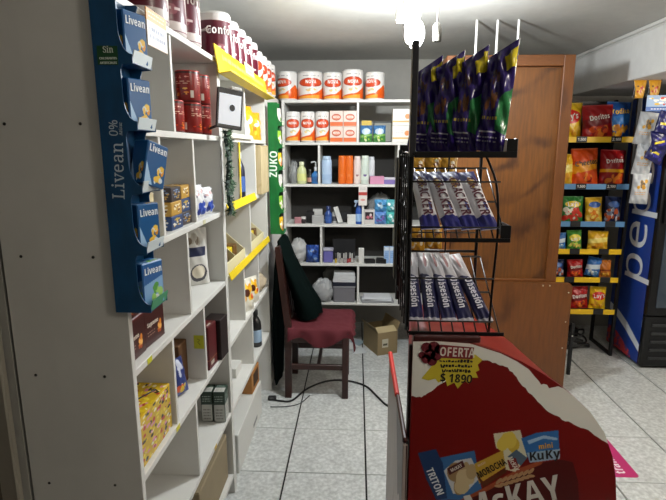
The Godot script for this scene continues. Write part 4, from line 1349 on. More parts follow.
	for a in [[-0.605, -1.655, 1], [-0.58, -1.76, 2], [-0.575, -1.86, 2], [-0.69, -1.7, 2]]:
		for k in a[2]:
			var lb: String = "red food tin standing alone in front of stacked tins" if a[2] == 1 else (("upper" if k == 1 else "lower") + " red food tin of the stack " + ("at the back by the wall" if a[0] < -0.65 else ("in the middle of the shelf" if a[1] > -1.8 else "next to the tablet")))
			tin(lb, Vector3(a[0], 1.5535 + 0.1045 * k, a[1]), 0.041, 0.104, tm, 70.0 + 40 * k, "red food tins")
	# small stacked cartons
	var cms := []
	for c in [["27406e", "d8b23a", "e0d8c8"], ["b98f3a", "5a2f1a", "e6dcc0"], ["3a3030", "c9a04a", "7a93b8"]]:
		var q := pic(64, 32, Color(c[0]))
		blobs(q, 14, c[0].hex_to_int() % 97, 0.1, 0.15, 0.9, 0.85, 0.1, [Color(c[1]), Color(c[2])])
		cms.append(tmat(q, 0.45))
	for c in 2:
		for k in 3:
			carton("small_carton", ["blue and gold", "dark printed", "golden brown"][(k + c) % 3] + " small carton, " + ["bottom", "middle", "top"][k] + " of stack " + ("beside the divider" if c == 0 else "behind the other stack"), "carton", Vector3(-0.575 - 0.004 * c, 1.2635 + 0.0425 * k, -1.49 - 0.095 * c), Vector3(0.09, 0.042, 0.06), cms[(k + c * 2) % 3], 88.0 + 2 * k, "small stacked cartons")
	# white and blue bags
	im = pic(64, 64, Color("d9d9dc"))
	blobs(im, 8, 11, 0.15, 0.5, 0.85, 0.85, 0.15, [Color("23398f"), Color("2f4fb0")])
	blobs(im, 6, 12, 0.2, 0.1, 0.8, 0.35, 0.1, [Color("5a4a6a"), Color("c9a6a6")])
	var wb := tmat(im, 0.35)
	for k in 2:
		snack("white_blue_bag", "white bag with blue print on the left shelf" if k == 0 else "white bag with blue print behind its twin", Vector3(-0.565, 1.2645, -1.735 - 0.105 * k), 0.1, 0.115 - 0.015 * k, 0.05, wb, 100 + k, 75.0, "white and blue bags", [], Vector3(-4, 0, 0), "bag")
	carton("cream_carton", "cream carton half hidden behind the blue sachet stand", "carton", Vector3(-0.575, 1.2635, -1.3), Vector3(0.07, 0.125, 0.05), hexm("cdbf96", 0.5), 90.0)
	# brown tea boxes
	im = pic(96, 64, Color("3d120f"))
	blobs(im, 8, 13, 0.62, 0.4, 0.82, 0.8, 0.09, [Color("d8832a"), Color("f0b45a"), Color("a8481c")])
	pr(im, 0.0, 0.0, 1.0, 0.06, Color("5a1c16"))
	dashes(im, 8, 0.12, 0.62, 0.5, 0.78, 2, Color("a88a7a"))
	var tea := tmat(im, 0.4)
	for k in 2:
		carton("tea_box", "dark brown tea box under the blue stand, next to end panel" if k == 0 else "dark brown tea box touching the middle divider side", "box", Vector3(-0.595, 0.9765, -1.17 - 0.125 * k), Vector3(0.12, 0.11, 0.08), tea, 90.0 - 3 * k, "brown tea boxes", [["Supremo", 0.012, -0.012, 0.06, 0.9, Color("d9cdbf")]])
	# milk pouch
	im = pic(64, 96, Color("d8d6d0"))
	pr(im, 0.1, 0.33, 0.8, 0.16, Color("232a4a"))
	pe(im, 0.6, 0.78, 0.3, 0.16, Color("4a4a52"))
	pe(im, 0.6, 0.76, 0.24, 0.12, Color("e6ddc9"))
	blobs(im, 6, 14, 0.2, 0.08, 0.8, 0.25, 0.09, [Color("7a6a5a"), Color("b9b2a6")])
	snack("cereal_pouch", "white pouch with navy band and a bowl picture", Vector3(-0.632, 0.9775, -1.88), 0.12, 0.225, 0.05, tmat(im, 0.4), 110, 40.0, "", [], Vector3(-3, 0, 0), "pouch")
	# yellow wrapped pack
	im = pic(96, 64, Color("c9a51e"))
	blobs(im, 150, 15, 0.0, 0.0, 1.0, 1.0, 0.045, [Color("e8d23a"), Color("b03a2a"), Color("3a2f1a"), Color("d88aa0"), Color("efe6b8"), Color("d9b81e")])
	t = carton("wrapped_multipack", "bulky yellow and red patterned pack in clear wrap", "pack", Vector3(-0.63, 0.6885, -1.236), Vector3(0.215, 0.14, 0.17), tmat(im, 0.25), 90.0)
	part(t, "wrap_seam", m_tube([Vector3(0.06, 0.004, 0.0825), Vector3(0.065, 0.12, 0.0825), Vector3(0.04, 0.152, 0.07), Vector3(-0.05, 0.152, 0.03)], 0.0022), hexm("201a14", 0.4))
	# brown box and the blue pack before it
	carton("brown_box", "plain brown carton standing behind a blue pack", "carton", Vector3(-0.655, 0.6885, -1.615), Vector3(0.08, 0.155, 0.11), hexm("5e3d1c", 0.7), 90.0)
	im = pic(48, 64, Color("2a3a78"))
	blobs(im, 9, 16, 0.15, 0.15, 0.85, 0.45, 0.13, [Color("c9cfe0"), Color("4a5aa0")])
	blobs(im, 7, 17, 0.2, 0.72, 0.8, 0.92, 0.12, [Color("e0c23a"), Color("e6e3da"), Color("c9562a")])
	snack("blue_pack", "blue and white pack leaning on the plain brown carton", Vector3(-0.585, 0.694, -1.525), 0.08, 0.125, 0.03, tmat(im, 0.35), 112, 65.0, "", [], Vector3(-8, 0, 4), "pack")
	t = thing("yellow_tag", "small yellow green price tag stuck on a shelf divider", "tag", Vector3(-0.556, 0.83, -1.6565))
	part(t, "card", m_cbox(Vector3(0.036, 0.05, 0.001), 0.0), hexm("c9c92a", 0.5))
	part(t, "pen_mark", m_tube([Vector3(-0.006, 0.012, 0.0008), Vector3(0.004, 0.008, 0.0008), Vector3(-0.004, 0.0, 0.0008), Vector3(0.005, -0.01, 0.0008)], 0.0012, 4), hexm("4a4a18", 0.6))
	# maroon boxes
	im = pic(48, 96, Color("561418"))
	pr(im, 0.0, 0.78, 1.0, 0.04, Color("8a5a3a"))
	pr(im, 0.2, 0.84, 0.45, 0.1, Color("b9b0a4"))
	var mm := tmat(im, 0.4)
	for k in 2:
		carton("maroon_box", "tall maroon carton beside the shelf divider" if k == 0 else "tall dark carton squeezed behind the maroon one", "carton", Vector3(-0.575 + 0.02 * k, 0.6885, -1.77 - 0.095 * k), Vector3(0.085, 0.17 - 0.005 * k, 0.07), mm if k == 0 else hexm("1f1413", 0.5), 86.0, "tall dark cartons")
	# green and white cartons facing the near end
	im = pic(48, 96, Color("b9b9b2"))
	pr(im, 0, 0, 1, 0.42, Color("22382c"))
	dashes(im, 9, 0.1, 0.1, 0.9, 0.35, 3, Color("a9b8ae"))
	dashes(im, 10, 0.15, 0.55, 0.85, 0.95, 4, Color("6f6a66"))
	var gmx := tmat(im, 0.45)
	for k in 2:
		carton("green_carton", "green and white drink carton, the one nearer the wall" if k == 0 else "green and white drink carton, the one nearer the aisle", "carton", Vector3(-0.612 + 0.052 * k, 0.3925, -1.905), Vector3(0.048, 0.135, 0.07), gmx, 4.0, "green and white cartons")
	# cardboard box on the lowest shelf
	t = thing("cardboard_box", "closed tan cardboard box on the lowest left shelf", "box", Vector3(-0.65, 0.0975, -1.74), 0.0)
	var card := tmat_plain("8f8166", 25)
	part(t, "body", m_box(Vector3(0.2, 0.2, 0.38), 0.003), card)
	for s in [-1.0, 1.0]:
		part(t, "flap", m_cbox(Vector3(0.098, 0.003, 0.378), 0.0005), card, Vector3(0.05 * s, 0.203, 0), Vector3(0, 0, 2.0 * s))

	# ---- tablet and its garland between the two units
	t = thing("tablet", "small tablet with white screen in dark frame on shelf edge", "tablet", Vector3(-0.465, 1.575, -1.84), 38.0, "", Vector3(-4, 0, -7))
	part(t, "frame", m_box(Vector3(0.1, 0.142, 0.009), 0.003), hexm("101218", 0.35))
	part(t, "screen", m_box(Vector3(0.084, 0.108, 0.001), 0.0), glow(Color(0.75, 0.8, 0.88), 0.4), Vector3(0, 0.014, 0.005))
	var ap := PackedVector2Array()
	for k in 16:
		var a := TAU * k / 16.0
		ap.append(Vector2((0.0105 - 0.0025 * maxf(0.0, cos(a * 2.0 - PI))) * cos(a), 0.012 * sin(a)))
	part(t, "dark_mark", m_prism(ap, 0.0004), hexm("14161c", 0.4), Vector3(0.008, 0.075, 0.0062))
	part(t, "bracket", m_cbox(Vector3(0.03, 0.05, 0.012), 0.002), hexm("202124", 0.5), Vector3(0, 0.03, -0.012))
	part(t, "clip", m_cbox(Vector3(0.04, 0.012, 0.02), 0.002), hexm("d9d9d4", 0.5), Vector3(0.02, 0.145, 0.0))
	part(t, "arm", m_tube([Vector3(0, 0.03, -0.018), Vector3(-0.012, 0.02, -0.05), Vector3(-0.05, 0.0, -0.055)], 0.005), hexm("202124", 0.5))
	t = thing("green_garland", "dark green tinsel garland hanging below the tablet", "garland", Vector3(-0.5, 1.25, -1.955))
	var g := RandomNumberGenerator.new()
	g.seed = 19
	for s in 3:
		var st := start(false)
		var path := []
		for k in 12:
			path.append(Vector3(0.006 * sin(k * 1.1 + s * 2), 0.31 - 0.027 * k, -0.02 + 0.02 * s + 0.006 * cos(k * 1.3 + s)))
		add_tube(st, path, 0.0035, 5)
		for k in 170:
			var p: Vector3 = (path[g.randi() % 12] as Vector3) + Vector3(0, g.randf_range(-0.013, 0.013), 0)
			var d := Vector3(g.randf_range(-0.3, 1), g.randf_range(-1, 0.5), g.randf_range(-1, 1)).normalized() * 0.022
			var e := d.cross(Vector3(g.randf(), g.randf(), 0.3)).normalized() * 0.006
			tri(st, p + e, p + d, p - e)
		part(t, "strand", done(st), [hexm("2a4a30", 0.7), hexm("4a6a4a", 0.7), hexm("2c3f36", 0.7)][s])

	# ---- second unit
	im = pic(64, 80, Color("e0a21e"))
	blobs(im, 10, 18, 0.2, 0.3, 0.8, 0.8, 0.14, [Color("f2d24a"), Color("c9761a"), Color("efe8d2")])
	var yb := tmat(im, 0.3)
	snack("amber_bag", "amber yellow bag on shelf beneath the yellow header board", Vector3(-0.575, 1.5545, -2.64), 0.14, 0.17, 0.05, yb, 120, 70.0, "", [], Vector3(-4, 0, 0), "bag")
	snack("amber_bag", "amber yellow bag next to the green sachet stand's top", Vector3(-0.575, 1.5545, -2.82), 0.13, 0.15, 0.05, yb, 121, 60.0, "", [], Vector3(-4, 0, 0), "bag")
	t = thing("white_lump_bag", "rounded white bag in front of the amber bags", "bag", Vector3(-0.57, 1.5535, -2.53))
	part(t, "bag", m_lump(Vector3(0.07, 0.1, 0.09), 6, 0.2), hexm("d6d5cc", 0.5))
	var nb := hexm("1c2036", 0.3)
	for k in 2:
		bottle("dark_bottle", "dark bottle with white label beside the yellow price strip" if k == 0 else "dark bottle with blue label beside the beige crate", Vector3(-0.59, 1.2635, -2.38 - 0.13 * k), 0.03, 0.225, nb, hexm("c9c9c4", 0.4), 0.014, 0.03, hexm("c9c4b8", 0.5) if k == 0 else hexm("3a5a9a", 0.5))
	# beige wooden crate standing on end
	t = thing("beige_crate", "pale beige wooden crate standing upright between price rails", "crate", Vector3(-0.575, 1.2635, -2.795))
	var bw := tmat(wood_image(77, Color("c9b790"), Color("a8946a"), 64, 128, 3.0), 0.55)
	part(t, "board", m_box(Vector3(0.13, 0.262, 0.012), 0.002), bw, Vector3(0, 0, 0.1))
	part(t, "board", m_box(Vector3(0.13, 0.262, 0.012), 0.002), bw, Vector3(0, 0, -0.1))
	part(t, "board", m_box(Vector3(0.012, 0.255, 0.186), 0.002), bw, Vector3(0.057, 0, 0))
	part(t, "board", m_box(Vector3(0.115, 0.012, 0.186), 0.002), bw, Vector3(-0.006, 0.0, 0))
	part(t, "knot_hole", m_lathe([[0.0, 0.001], [0.008, 0.001], [0.009, 0.0]], 10), hexm("4a3a26", 0.7), Vector3(0.0, 0.21, 0.106), Vector3(90, 0, 0))
	# slanted display cartons
	for a in [[-2.2, 0.36, "open cream display carton with slanted sides, beside bare divider panel"], [-2.7, 0.34, "open cream display carton with slanted sides, beneath the beige crate"]]:
		t = thing("display_carton", a[2], "carton", Vector3(-0.63, 0.9765, a[0]), 90.0, "slanted display cartons")
		var cr := hexm("d8cfa6", 0.6)
		var w: float = a[1]
		part(t, "front_lip", m_box(Vector3(w, 0.055, 0.004), 0.001), cr, Vector3(0, 0, 0.085))
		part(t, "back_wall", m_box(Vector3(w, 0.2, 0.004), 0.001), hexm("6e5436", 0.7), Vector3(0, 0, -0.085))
		part(t, "bottom", m_box(Vector3(w, 0.004, 0.17), 0.0), cr)
		for s in [-1.0, 0.0, 1.0]:
			part(t, "slanted_side", m_prism(PackedVector2Array([Vector2(-0.083, 0.004), Vector2(0.083, 0.004), Vector2(0.083, 0.05), Vector2(-0.083, 0.198)]), 0.005), cr, Vector3((w * 0.5 - 0.003) * s + 0.0025, 0, 0), Vector3(0, -90, 0))
		for k in 4:
			carton("carton_packet", ("yellow" if k % 2 == 0 else "brown") + " packet standing in the display carton " + ("beside bare divider panel" if a[0] > -2.5 else "beneath the beige crate"), "packet", Vector3(-0.63, 0.9815, a[0] + w * 0.36 - w * 0.24 * k), Vector3(w * 0.18, 0.075, 0.1), [hexm("e0c51e", 0.4), hexm("6b4a20", 0.5)][k % 2], 90.0, "packets in the display cartons")
	# orange bags lower down
	im = pic(64, 80, Color("d9d4c6"))
	blobs(im, 12, 22, 0.15, 0.2, 0.85, 0.65, 0.16, [Color("e8a41c"), Color("f0c23a"), Color("d8641c")])
	pe(im, 0.5, 0.4, 0.16, 0.12, Color("4a1f12"))
	var ob := tmat(im, 0.3)
	for k in 2:
		snack("sunflower_bag", "white bag with yellow flower print next to divider" if k == 0 else "white bag with yellow flower print, the farther one", Vector3(-0.56, 0.6895, -2.42 - 0.14 * k), 0.13, 0.165 - 0.02 * k, 0.05, ob, 130 + k, 62.0, "flower print bags", [], Vector3(-6, 0, 0), "bag")
	t = thing("crumpled_bag", "crumpled brown and white bag beside flower print bags", "bag", Vector3(-0.6, 0.6885, -2.78))
	part(t, "bag", m_lump(Vector3(0.13, 0.12, 0.18), 12, 0.35), hexm("b3a48c", 0.6))
	part(t, "neck", m_lump(Vector3(0.05, 0.06, 0.06), 13, 0.4), hexm("6e4a2c", 0.7), Vector3(0.0, 0.1, 0.0))
	carton("white_small_box", "small white box with dark slot on lower left shelf", "box", Vector3(-0.62, 0.3925, -2.33), Vector3(0.11, 0.05, 0.07), hexm("d3d3ce", 0.5), 90.0)
	bottle("black_bottle", "black bottle with pale blue label on lower left shelf", Vector3(-0.57, 0.3925, -2.7), 0.032, 0.215, hexm("121214", 0.3), hexm("161618", 0.4), 0.014, 0.03, hexm("8fa6bd", 0.5))
	# boxes at the foot of the unit
	t = thing("brown_carton", "small brown cardboard box with open side on floor shelf", "box", Vector3(-0.6, 0.2025, -2.56), 88.0)
	var bc := tmat_plain("a8743c", 26)
	part(t, "body", m_box(Vector3(0.16, 0.12, 0.1), 0.003), bc)
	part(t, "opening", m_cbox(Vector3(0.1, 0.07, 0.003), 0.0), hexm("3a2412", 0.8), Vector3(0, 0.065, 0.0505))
	t = thing("white_box", "long white carton on the floor under the left shelf", "carton", Vector3(-0.64, 0.0, -2.37), 90.0)
	part(t, "carton", m_box(Vector3(0.57, 0.2, 0.2), 0.004), hexm("d2d2cd", 0.5))
	part(t, "print", m_cbox(Vector3(0.1, 0.02, 0.001), 0.0), hexm("8a8a88", 0.6), Vector3(0.1, 0.05, 0.1005))

# ---------------------------------------------------------------- goods on the far unit (front plane z = -3.55)
func nova_image(w: int, h: int) -> Image:
	var im := pic(w, h, Color("dcdad6"))
	var orange := Color("dd5a16")
	pp(im, PackedVector2Array([Vector2(0.0, 0.72), Vector2(0.2, 0.95), Vector2(0.4, 0.86), Vector2(0.56, 0.8), Vector2(0.66, 0.62), Vector2(0.74, 0.45), Vector2(0.82, 0.62), Vector2(0.9, 0.5), Vector2(1.0, 0.72), Vector2(1, 1), Vector2(0, 1)]), orange)
	pp(im, PackedVector2Array([Vector2(0.3, 0.93), Vector2(0.5, 0.88), Vector2(0.62, 0.85), Vector2(0.62, 1), Vector2(0.3, 1)]), Color("e8a03a"))
	pe(im, 0.5, 0.38, 0.17, 0.17, Color("a8301a"))
	pe(im, 0.5, 0.38, 0.15, 0.14, Color("cf4a20"))
	dashes(im, 2, 0.4, 0.08, 0.62, 0.16, 1, Color("9a9896"))
	blobs(im, 8, 31, 0.4, 0.62, 0.58, 0.75, 0.035, [Color("9fb08a"), Color("c9c2b2"), Color("e6c07a")])
	return im

func build_back_goods() -> void:
	var zf := -3.61
	var y6 := 1.8385
	var y5 := 1.5535
	var y4 := 1.2635
	var y3 := 0.9765
	var y2 := 0.6885
	var y1 := 0.3925
	var W := Color("f2ece6")
	var nvm := tmat(nova_image(192, 128), 0.3)
	var txt := [["NOVA", 0.022, 0.0, 0.122, 0.9, W]]
	# jumbo rolls on top
	var xs := [-0.492, -0.333, -0.176, -0.034, 0.12]
	var rs := [0.07, 0.088, 0.066, 0.073, 0.066]
	for k in 5:
		paper_roll("jumbo_paper_roll", ["first", "second", "third", "fourth", "fifth"][k] + " big white and orange paper roll from the corner atop far unit", Vector3(xs[k], y6, -3.575 - rs[k] - (0.02 if k == 2 else 0.0)), rs[k], [0.195, 0.195, 0.19, 0.205, 0.187][k], nvm, [-30.0, 8.0, 5.0, 2.0, -28.0][k], "big paper rolls atop the far shelf", txt)
	# single rolls and small paper packs on the first shelf
	for k in 3:
		paper_roll("kitchen_roll", ["slim white and orange paper roll beside the green stand", "slim white and orange paper roll between two others", "slim white and orange paper roll beside the napkin packs"][k], Vector3([-0.452, -0.348, -0.244][k], y5, zf), 0.051, 0.21, nvm, [4.0, 0.0, 2.0][k], "slim paper rolls on the upper shelf", [["NOVA", 0.017, 0.0, 0.13, 0.9, W]])
	var im := pic(64, 64, Color("d9c6bc"))
	pr(im, 0, 0.72, 1, 0.28, Color("d0622a"))
	pe(im, 0.5, 0.4, 0.36, 0.22, Color("b04a30"))
	pe(im, 0.5, 0.4, 0.3, 0.15, Color("d88a72"))
	var nk := tmat(im, 0.35)
	for k in 4:
		carton("napkin_pack", ["lower", "upper"][k / 2] + " orange and white napkin pack " + ("beside the slim rolls" if k % 2 == 0 else "beside the shelf divider"), "pack", Vector3(-0.1445 + 0.0945 * (k % 2), y5 + 0.1065 * (k / 2), zf), Vector3(0.093, 0.106, 0.09), nk, 0.0, "napkin packs on the upper shelf", [["NOVA", 0.013, 0.0, 0.064, 0.9, W]])
	im = pic(64, 80, Color("3f7a3a"))
	pr(im, 0, 0, 1, 0.5, Color("3a6a9c"))
	pe(im, 0.5, 0.38, 0.36, 0.2, Color("b9cfe0"))
	pp(im, PackedVector2Array([Vector2(0, 0.6), Vector2(1, 0.5), Vector2(1, 0.62), Vector2(0, 0.75)]), Color("7fae5a"))
	blobs(im, 5, 32, 0.2, 0.7, 0.8, 0.9, 0.1, [Color("9cc04a"), Color("d9e0b0")])
	var bg := tmat(im, 0.35)
	for k in 2:
		snack("wipes_pack", "blue and green wipes pack beside the shelf divider" if k == 0 else "blue and green wipes pack beside the dark frame", Vector3(0.063 + 0.092 * k, y5 + 0.001, zf + 0.01), 0.088, 0.115, 0.04, bg, 140 + k, 0.0, "wipes packs on the upper shelf", [], Vector3(-4, 0, 0), "pack")
	var yt := thing("yellow_card", "small yellow card standing behind a wipes pack", "card", Vector3(0.066, y5, zf - 0.03))
	part(yt, "card", m_box(Vector3(0.07, 0.15, 0.003), 0.0), hexm("c9a934", 0.5))
	var fr := thing("picture_board", "dark thin picture frame standing behind the wipes packs", "frame", Vector3(0.185, y5, zf - 0.09))
	for a in [[Vector3(0.14, 0.008, 0.01), Vector3(0, 0.142, 0)], [Vector3(0.14, 0.008, 0.01), Vector3(0, 0.004, 0)], [Vector3(0.008, 0.13, 0.01), Vector3(0.066, 0.073, 0)], [Vector3(0.008, 0.13, 0.01), Vector3(-0.066, 0.073, 0)]]:
		part(fr, "bar", m_cbox(a[0], 0.001), hexm("26282a", 0.5), a[1])
	part(fr, "sheet", m_cbox(Vector3(0.124, 0.13, 0.004), 0.0), hexm("8f9088", 0.6), Vector3(0, 0.073, -0.003))
	im = pic(64, 64, Color("d6d4ce"))
	pr(im, 0, 0.72, 1, 0.1, Color("c9a04a"))
	pe(im, 0.9, 0.45, 0.16, 0.16, Color("d8803a"))
	dashes(im, 11, 0.12, 0.25, 0.7, 0.5, 2, Color("a8a8b4"))
	var wg := tmat(im, 0.4)
	for k in 2:
		carton("white_gold_pack", ["lower", "upper"][k] + " white and gold pack of the pair behind wire rack", "pack", Vector3(0.3, y5 + 0.112 * k, zf), Vector3(0.115, 0.1115, 0.1), wg, 0.0, "white and gold packs")

	# ---- toiletries
	var plast := clear_plastic(Color(0.75, 0.76, 0.76), 0.4)
	var t := thing("clear_bag", "crumpled clear plastic bag beside the cream bottle", "bag", Vector3(-0.455, y4, zf - 0.03))
	part(t, "bag", m_lump(Vector3(0.055, 0.15, 0.08), 33, 0.5, 26, 20), plast)
	bottle("cream_bottle", "pale cream yellow bottle with white cap", Vector3(-0.395, y4, zf), 0.034, 0.155, hexm("c9cf9a", 0.35), hexm("d9dcb8", 0.35), 0.018, 0.024, hexm("d3d68a", 0.4), 0.75)
	bottle("brown_bottle", "small dark brown bottle with pink white label", Vector3(-0.336, y4, zf), 0.021, 0.105, hexm("1c1414", 0.3), hexm("141010", 0.4), 0.013, 0.025, hexm("b98a7a", 0.5))
	bottle("blue_pump_bottle", "blue soap bottle with white pump head", Vector3(-0.293, y4, zf + 0.012), 0.032, 0.12, hexm("2f6fae", 0.2), hexm("c9ccd0", 0.35), 0.012, 0.03, hexm("24548c", 0.4), 0.7, true)
	bottle("light_blue_bottle", "light blue shampoo bottle beside the white divider", Vector3(-0.215, y4, zf), 0.036, 0.195, hexm("a9c0da", 0.35), hexm("b3c9e0", 0.35), 0.03, 0.02, hexm("9ab4d4", 0.4), 0.6, false, 0.0, "bottle", true)
	im = pic(64, 64, Color("d8641c"))
	dashes(im, 12, 0.44, 0.3, 0.56, 0.7, 4, Color("e8b08a"))
	var ol := tmat(im, 0.35)
	for k in 2:
		bottle("orange_bottle", "tall orange shampoo bottle beside light blue one" if k == 0 else "tall orange shampoo bottle beside the pinkish white one", Vector3(-0.105 + 0.052 * k, y4, zf), 0.028, 0.198, hexm("d9661c", 0.3), hexm("dd6a20", 0.3), 0.026, 0.016, ol, 0.7, false, 0.0, "bottle", true)
	im = pic(64, 64, Color("d6c6c0"))
	pe(im, 0.5, 0.45, 0.06, 0.2, Color("8a5a5e"))
	bottle("pinkish_bottle", "pinkish white shampoo bottle with oval label", Vector3(0.003, y4, zf), 0.026, 0.195, hexm("d6c6c2", 0.35), hexm("d8ccc8", 0.35), 0.022, 0.02, tmat(im, 0.4), 0.7, false, 0.0, "bottle", true)
	im = pic(64, 64, Color("ccd6cc"))
	pe(im, 0.5, 0.45, 0.07, 0.2, Color("6a5a8a"))
	bottle("mint_bottle", "mint white shampoo bottle with purple oval label", Vector3(0.058, y4, zf + 0.008), 0.029, 0.198, hexm("c4d0c6", 0.35), hexm("ccd6cc", 0.35), 0.026, 0.02, tmat(im, 0.4), 0.7, false, 0.0, "bottle", true)
	bottle("white_bottle", "white lotion bottle leaning behind the mint one", Vector3(0.104, y4, zf - 0.04), 0.024, 0.19, hexm("d2d4d6", 0.35), hexm("c9ccd0", 0.35), 0.02, 0.02, hexm("c3c6cf", 0.4), 0.7, false, 0.0, "bottle", true)
	carton("pink_soap_pack", "flat pink soap pack beside the shampoo bottles", "pack", Vector3(0.142, y4, zf + 0.012), Vector3(0.1, 0.055, 0.06), hexm("c98aa8", 0.4), 3.0)
	carton("purple_soap_pack", "flat purple pack with white top next to pink pack", "pack", Vector3(0.236, y4, zf + 0.012), Vector3(0.086, 0.03, 0.06), hexm("7a6aa8", 0.4), -3.0)
	carton("white_soap_pack", "thin white pack lying on the purple pack", "pack", Vector3(0.236, y4 + 0.0305, zf + 0.01), Vector3(0.088, 0.016, 0.058), hexm("c9c6d0", 0.4), 2.0)

	# ---- middle shelf of cosmetics
	carton("pink_jar", "small pink and white pack at the shelf's wall end", "pack", Vector3(-0.425, y3, zf + 0.01), Vector3(0.05, 0.045, 0.035), hexm("b07a80", 0.4), 10.0)
	carton("black_pouch", "small black pouch beside a white cosmetic box", "pouch", Vector3(-0.335, y3, zf - 0.03), Vector3(0.06, 0.085, 0.05), hexm("151517", 0.5), -8.0)
	carton("silver_box", "grey and white cosmetic box standing before black pouch", "box", Vector3(-0.278, y3, zf + 0.025), Vector3(0.085, 0.062, 0.04), hexm("a9a9a8", 0.4), 0.0)
	carton("white_lid_box", "white box behind the grey cosmetic box", "box", Vector3(-0.285, y3, zf - 0.04), Vector3(0.07, 0.1, 0.05), hexm("b9b9b6", 0.4), 5.0)
	bottle("blue_lotion", "dark blue lotion bottle among white cosmetic boxes", Vector3(-0.205, y3, zf - 0.005), 0.027, 0.125, hexm("2c4a8c", 0.25), hexm("1d2f5e", 0.3), 0.016, 0.03, hexm("35589c", 0.4))
	carton("white_tube", "white cosmetic tube leaning to one side", "tube", Vector3(-0.115, y3 + 0.006, zf), Vector3(0.034, 0.12, 0.025), hexm("c9c9c6", 0.4), 0.0, "", [], Vector3(0, 0, 18))
	for k in 3:
		carton("soap_box", ["bottom", "middle", "top"][k] + " white soap box of a low stack by blue spray", "box", Vector3(-0.035, y3 + 0.0225 * k, zf + 0.01), Vector3(0.062, 0.022, 0.04), hexm("cfcfcb", 0.45), 4.0 * k, "stacked white soap boxes")
	bottle("white_lotion", "short white lotion bottle with black cap beside the blue lotion", Vector3(-0.16, y3, zf - 0.03), 0.02, 0.115, hexm("c2c2c0", 0.4), hexm("161618", 0.4), 0.012, 0.025, hexm("4a4a50", 0.5))
	carton("black_white_box", "black and white cosmetic box behind the leaning tube", "box", Vector3(-0.075, y3, zf - 0.07), Vector3(0.07, 0.075, 0.04), hexm("2a2a2c", 0.4), -6.0)
	bottle("dark_jar", "small dark jar with white lid next to pink pack", Vector3(-0.385, y3, zf + 0.012), 0.018, 0.05, hexm("2c2226", 0.3), hexm("c9c6c2", 0.4), 0.019, 0.016, null, 1.0, false, 0.0, "jar")
	# spray bottle with trigger
	t = thing("spray_bottle", "blue spray bottle with pale trigger head", "bottle", Vector3(0.018, y3, zf + 0.02))
	part(t, "body", m_lathe([[0.0, 0.0], [0.022, 0.0], [0.025, 0.006], [0.025, 0.09], [0.02, 0.115], [0.011, 0.135], [0.011, 0.15]], 16), hexm("2a55a8", 0.25))
	part(t, "label", m_lathe([[0.0256, 0.02], [0.0256, 0.075]], 16), hexm("8fb0d8", 0.4))
	part(t, "trigger_head", m_cbox(Vector3(0.05, 0.018, 0.018), 0.004), hexm("9fb2cc", 0.4), Vector3(-0.01, 0.162, 0))
	part(t, "trigger", m_cbox(Vector3(0.008, 0.035, 0.012), 0.002), hexm("9fb2cc", 0.4), Vector3(-0.024, 0.14, 0), Vector3(0, 0, -18))
	# price tag hanging from the shelf edge
	t = thing("hanging_price_tag", "white price tag with red band hanging from shelf edge", "tag", Vector3(0.044, 1.115, -3.543))
	im = pic(48, 96, Color("d3cdc8"))
	pr(im, 0, 0.33, 1, 0.17, Color("b03a34"))
	dashes(im, 13, 0.15, 0.08, 0.85, 0.26, 2, Color("8a8a8a"))
	pe(im, 0.5, 0.72, 0.3, 0.05, Color("c98a84"))
	part(t, "card", m_box(Vector3(0.06, 0.14, 0.002), 0.0005), tmat(im, 0.5))
	# small box and packs of pads
	im = pic(48, 48, Color("c9c4c0"))
	pr(im, 0.08, 0.15, 0.84, 0.55, Color("2a1f24"))
	blobs(im, 5, 34, 0.3, 0.3, 0.75, 0.6, 0.14, [Color("b0606e"), Color("e0d0d0")])
	carton("framed_box", "small white box with dark pink picture beside the pad packs", "box", Vector3(0.093, y3, zf + 0.015), Vector3(0.075, 0.105, 0.045), tmat(im, 0.4))
	var pads := [[0.17, 0, "5a86c4", "7a62b0", "lower blue pad pack under another blue one"], [0.257, 0, "4aa8a4", "b3dcd8", "lower teal pad pack under another teal one"], [0.172, 1, "4f92c4", "bcd8e6", "upper blue pad pack on another blue one"], [0.255, 1, "56a9b0", "cfe6e6", "upper teal pad pack on another teal one"]]
	for a in pads:
		im = pic(48, 48, Color(a[2]))
		blobs(im, 7, int(a[0] * 1000), 0.2, 0.25, 0.8, 0.75, 0.15, [Color(a[3]), Color("dfe6ea"), Color(a[2]).darkened(0.35)])
		snack("pad_pack", a[4], Vector3(a[0], y3 + 0.001 + 0.088 * a[1], zf + 0.02), 0.088, 0.088, 0.06, tmat(im, 0.3), 150 + int(a[1]), 0.0, "blue and teal pad packs", [], Vector3.ZERO, "pack")
	t = thing("plastic_heap", "crumpled clear plastic heap behind the pad packs", "bag", Vector3(0.175, y3, zf - 0.12))
	part(t, "bag", m_lump(Vector3(0.17, 0.2, 0.1), 35, 0.4), plast)

	# ---- lower shelf
	t = thing("white_plastic_bag", "crumpled white plastic bag above the chair's back", "bag", Vector3(-0.425, y2, zf - 0.01))
	part(t, "bag", m_lump(Vector3(0.11, 0.17, 0.12), 36, 0.35, 26, 18), hexm("b4b4b2", 0.4))
	im = pic(48, 48, Color("1f3f86"))
	blobs(im, 8, 37, 0.15, 0.2, 0.85, 0.85, 0.14, [Color("3f6ab8"), Color("8fa8d0"), Color("16285a")])
	t = snack("blue_tissue_pack", "dark blue tissue pack with light print by white divider", Vector3(-0.318, y2 + 0.001, zf + 0.02), 0.1, 0.13, 0.08, tmat(im, 0.3), 160, 0.0, "", [], Vector3.ZERO, "pack")
	t = thing("purple_tub", "small purple tub with clear lid beside white divider", "tub", Vector3(-0.205, y2, zf))
	part(t, "tub", m_box(Vector3(0.07, 0.085, 0.06), 0.006), hexm("6a66a8", 0.4))
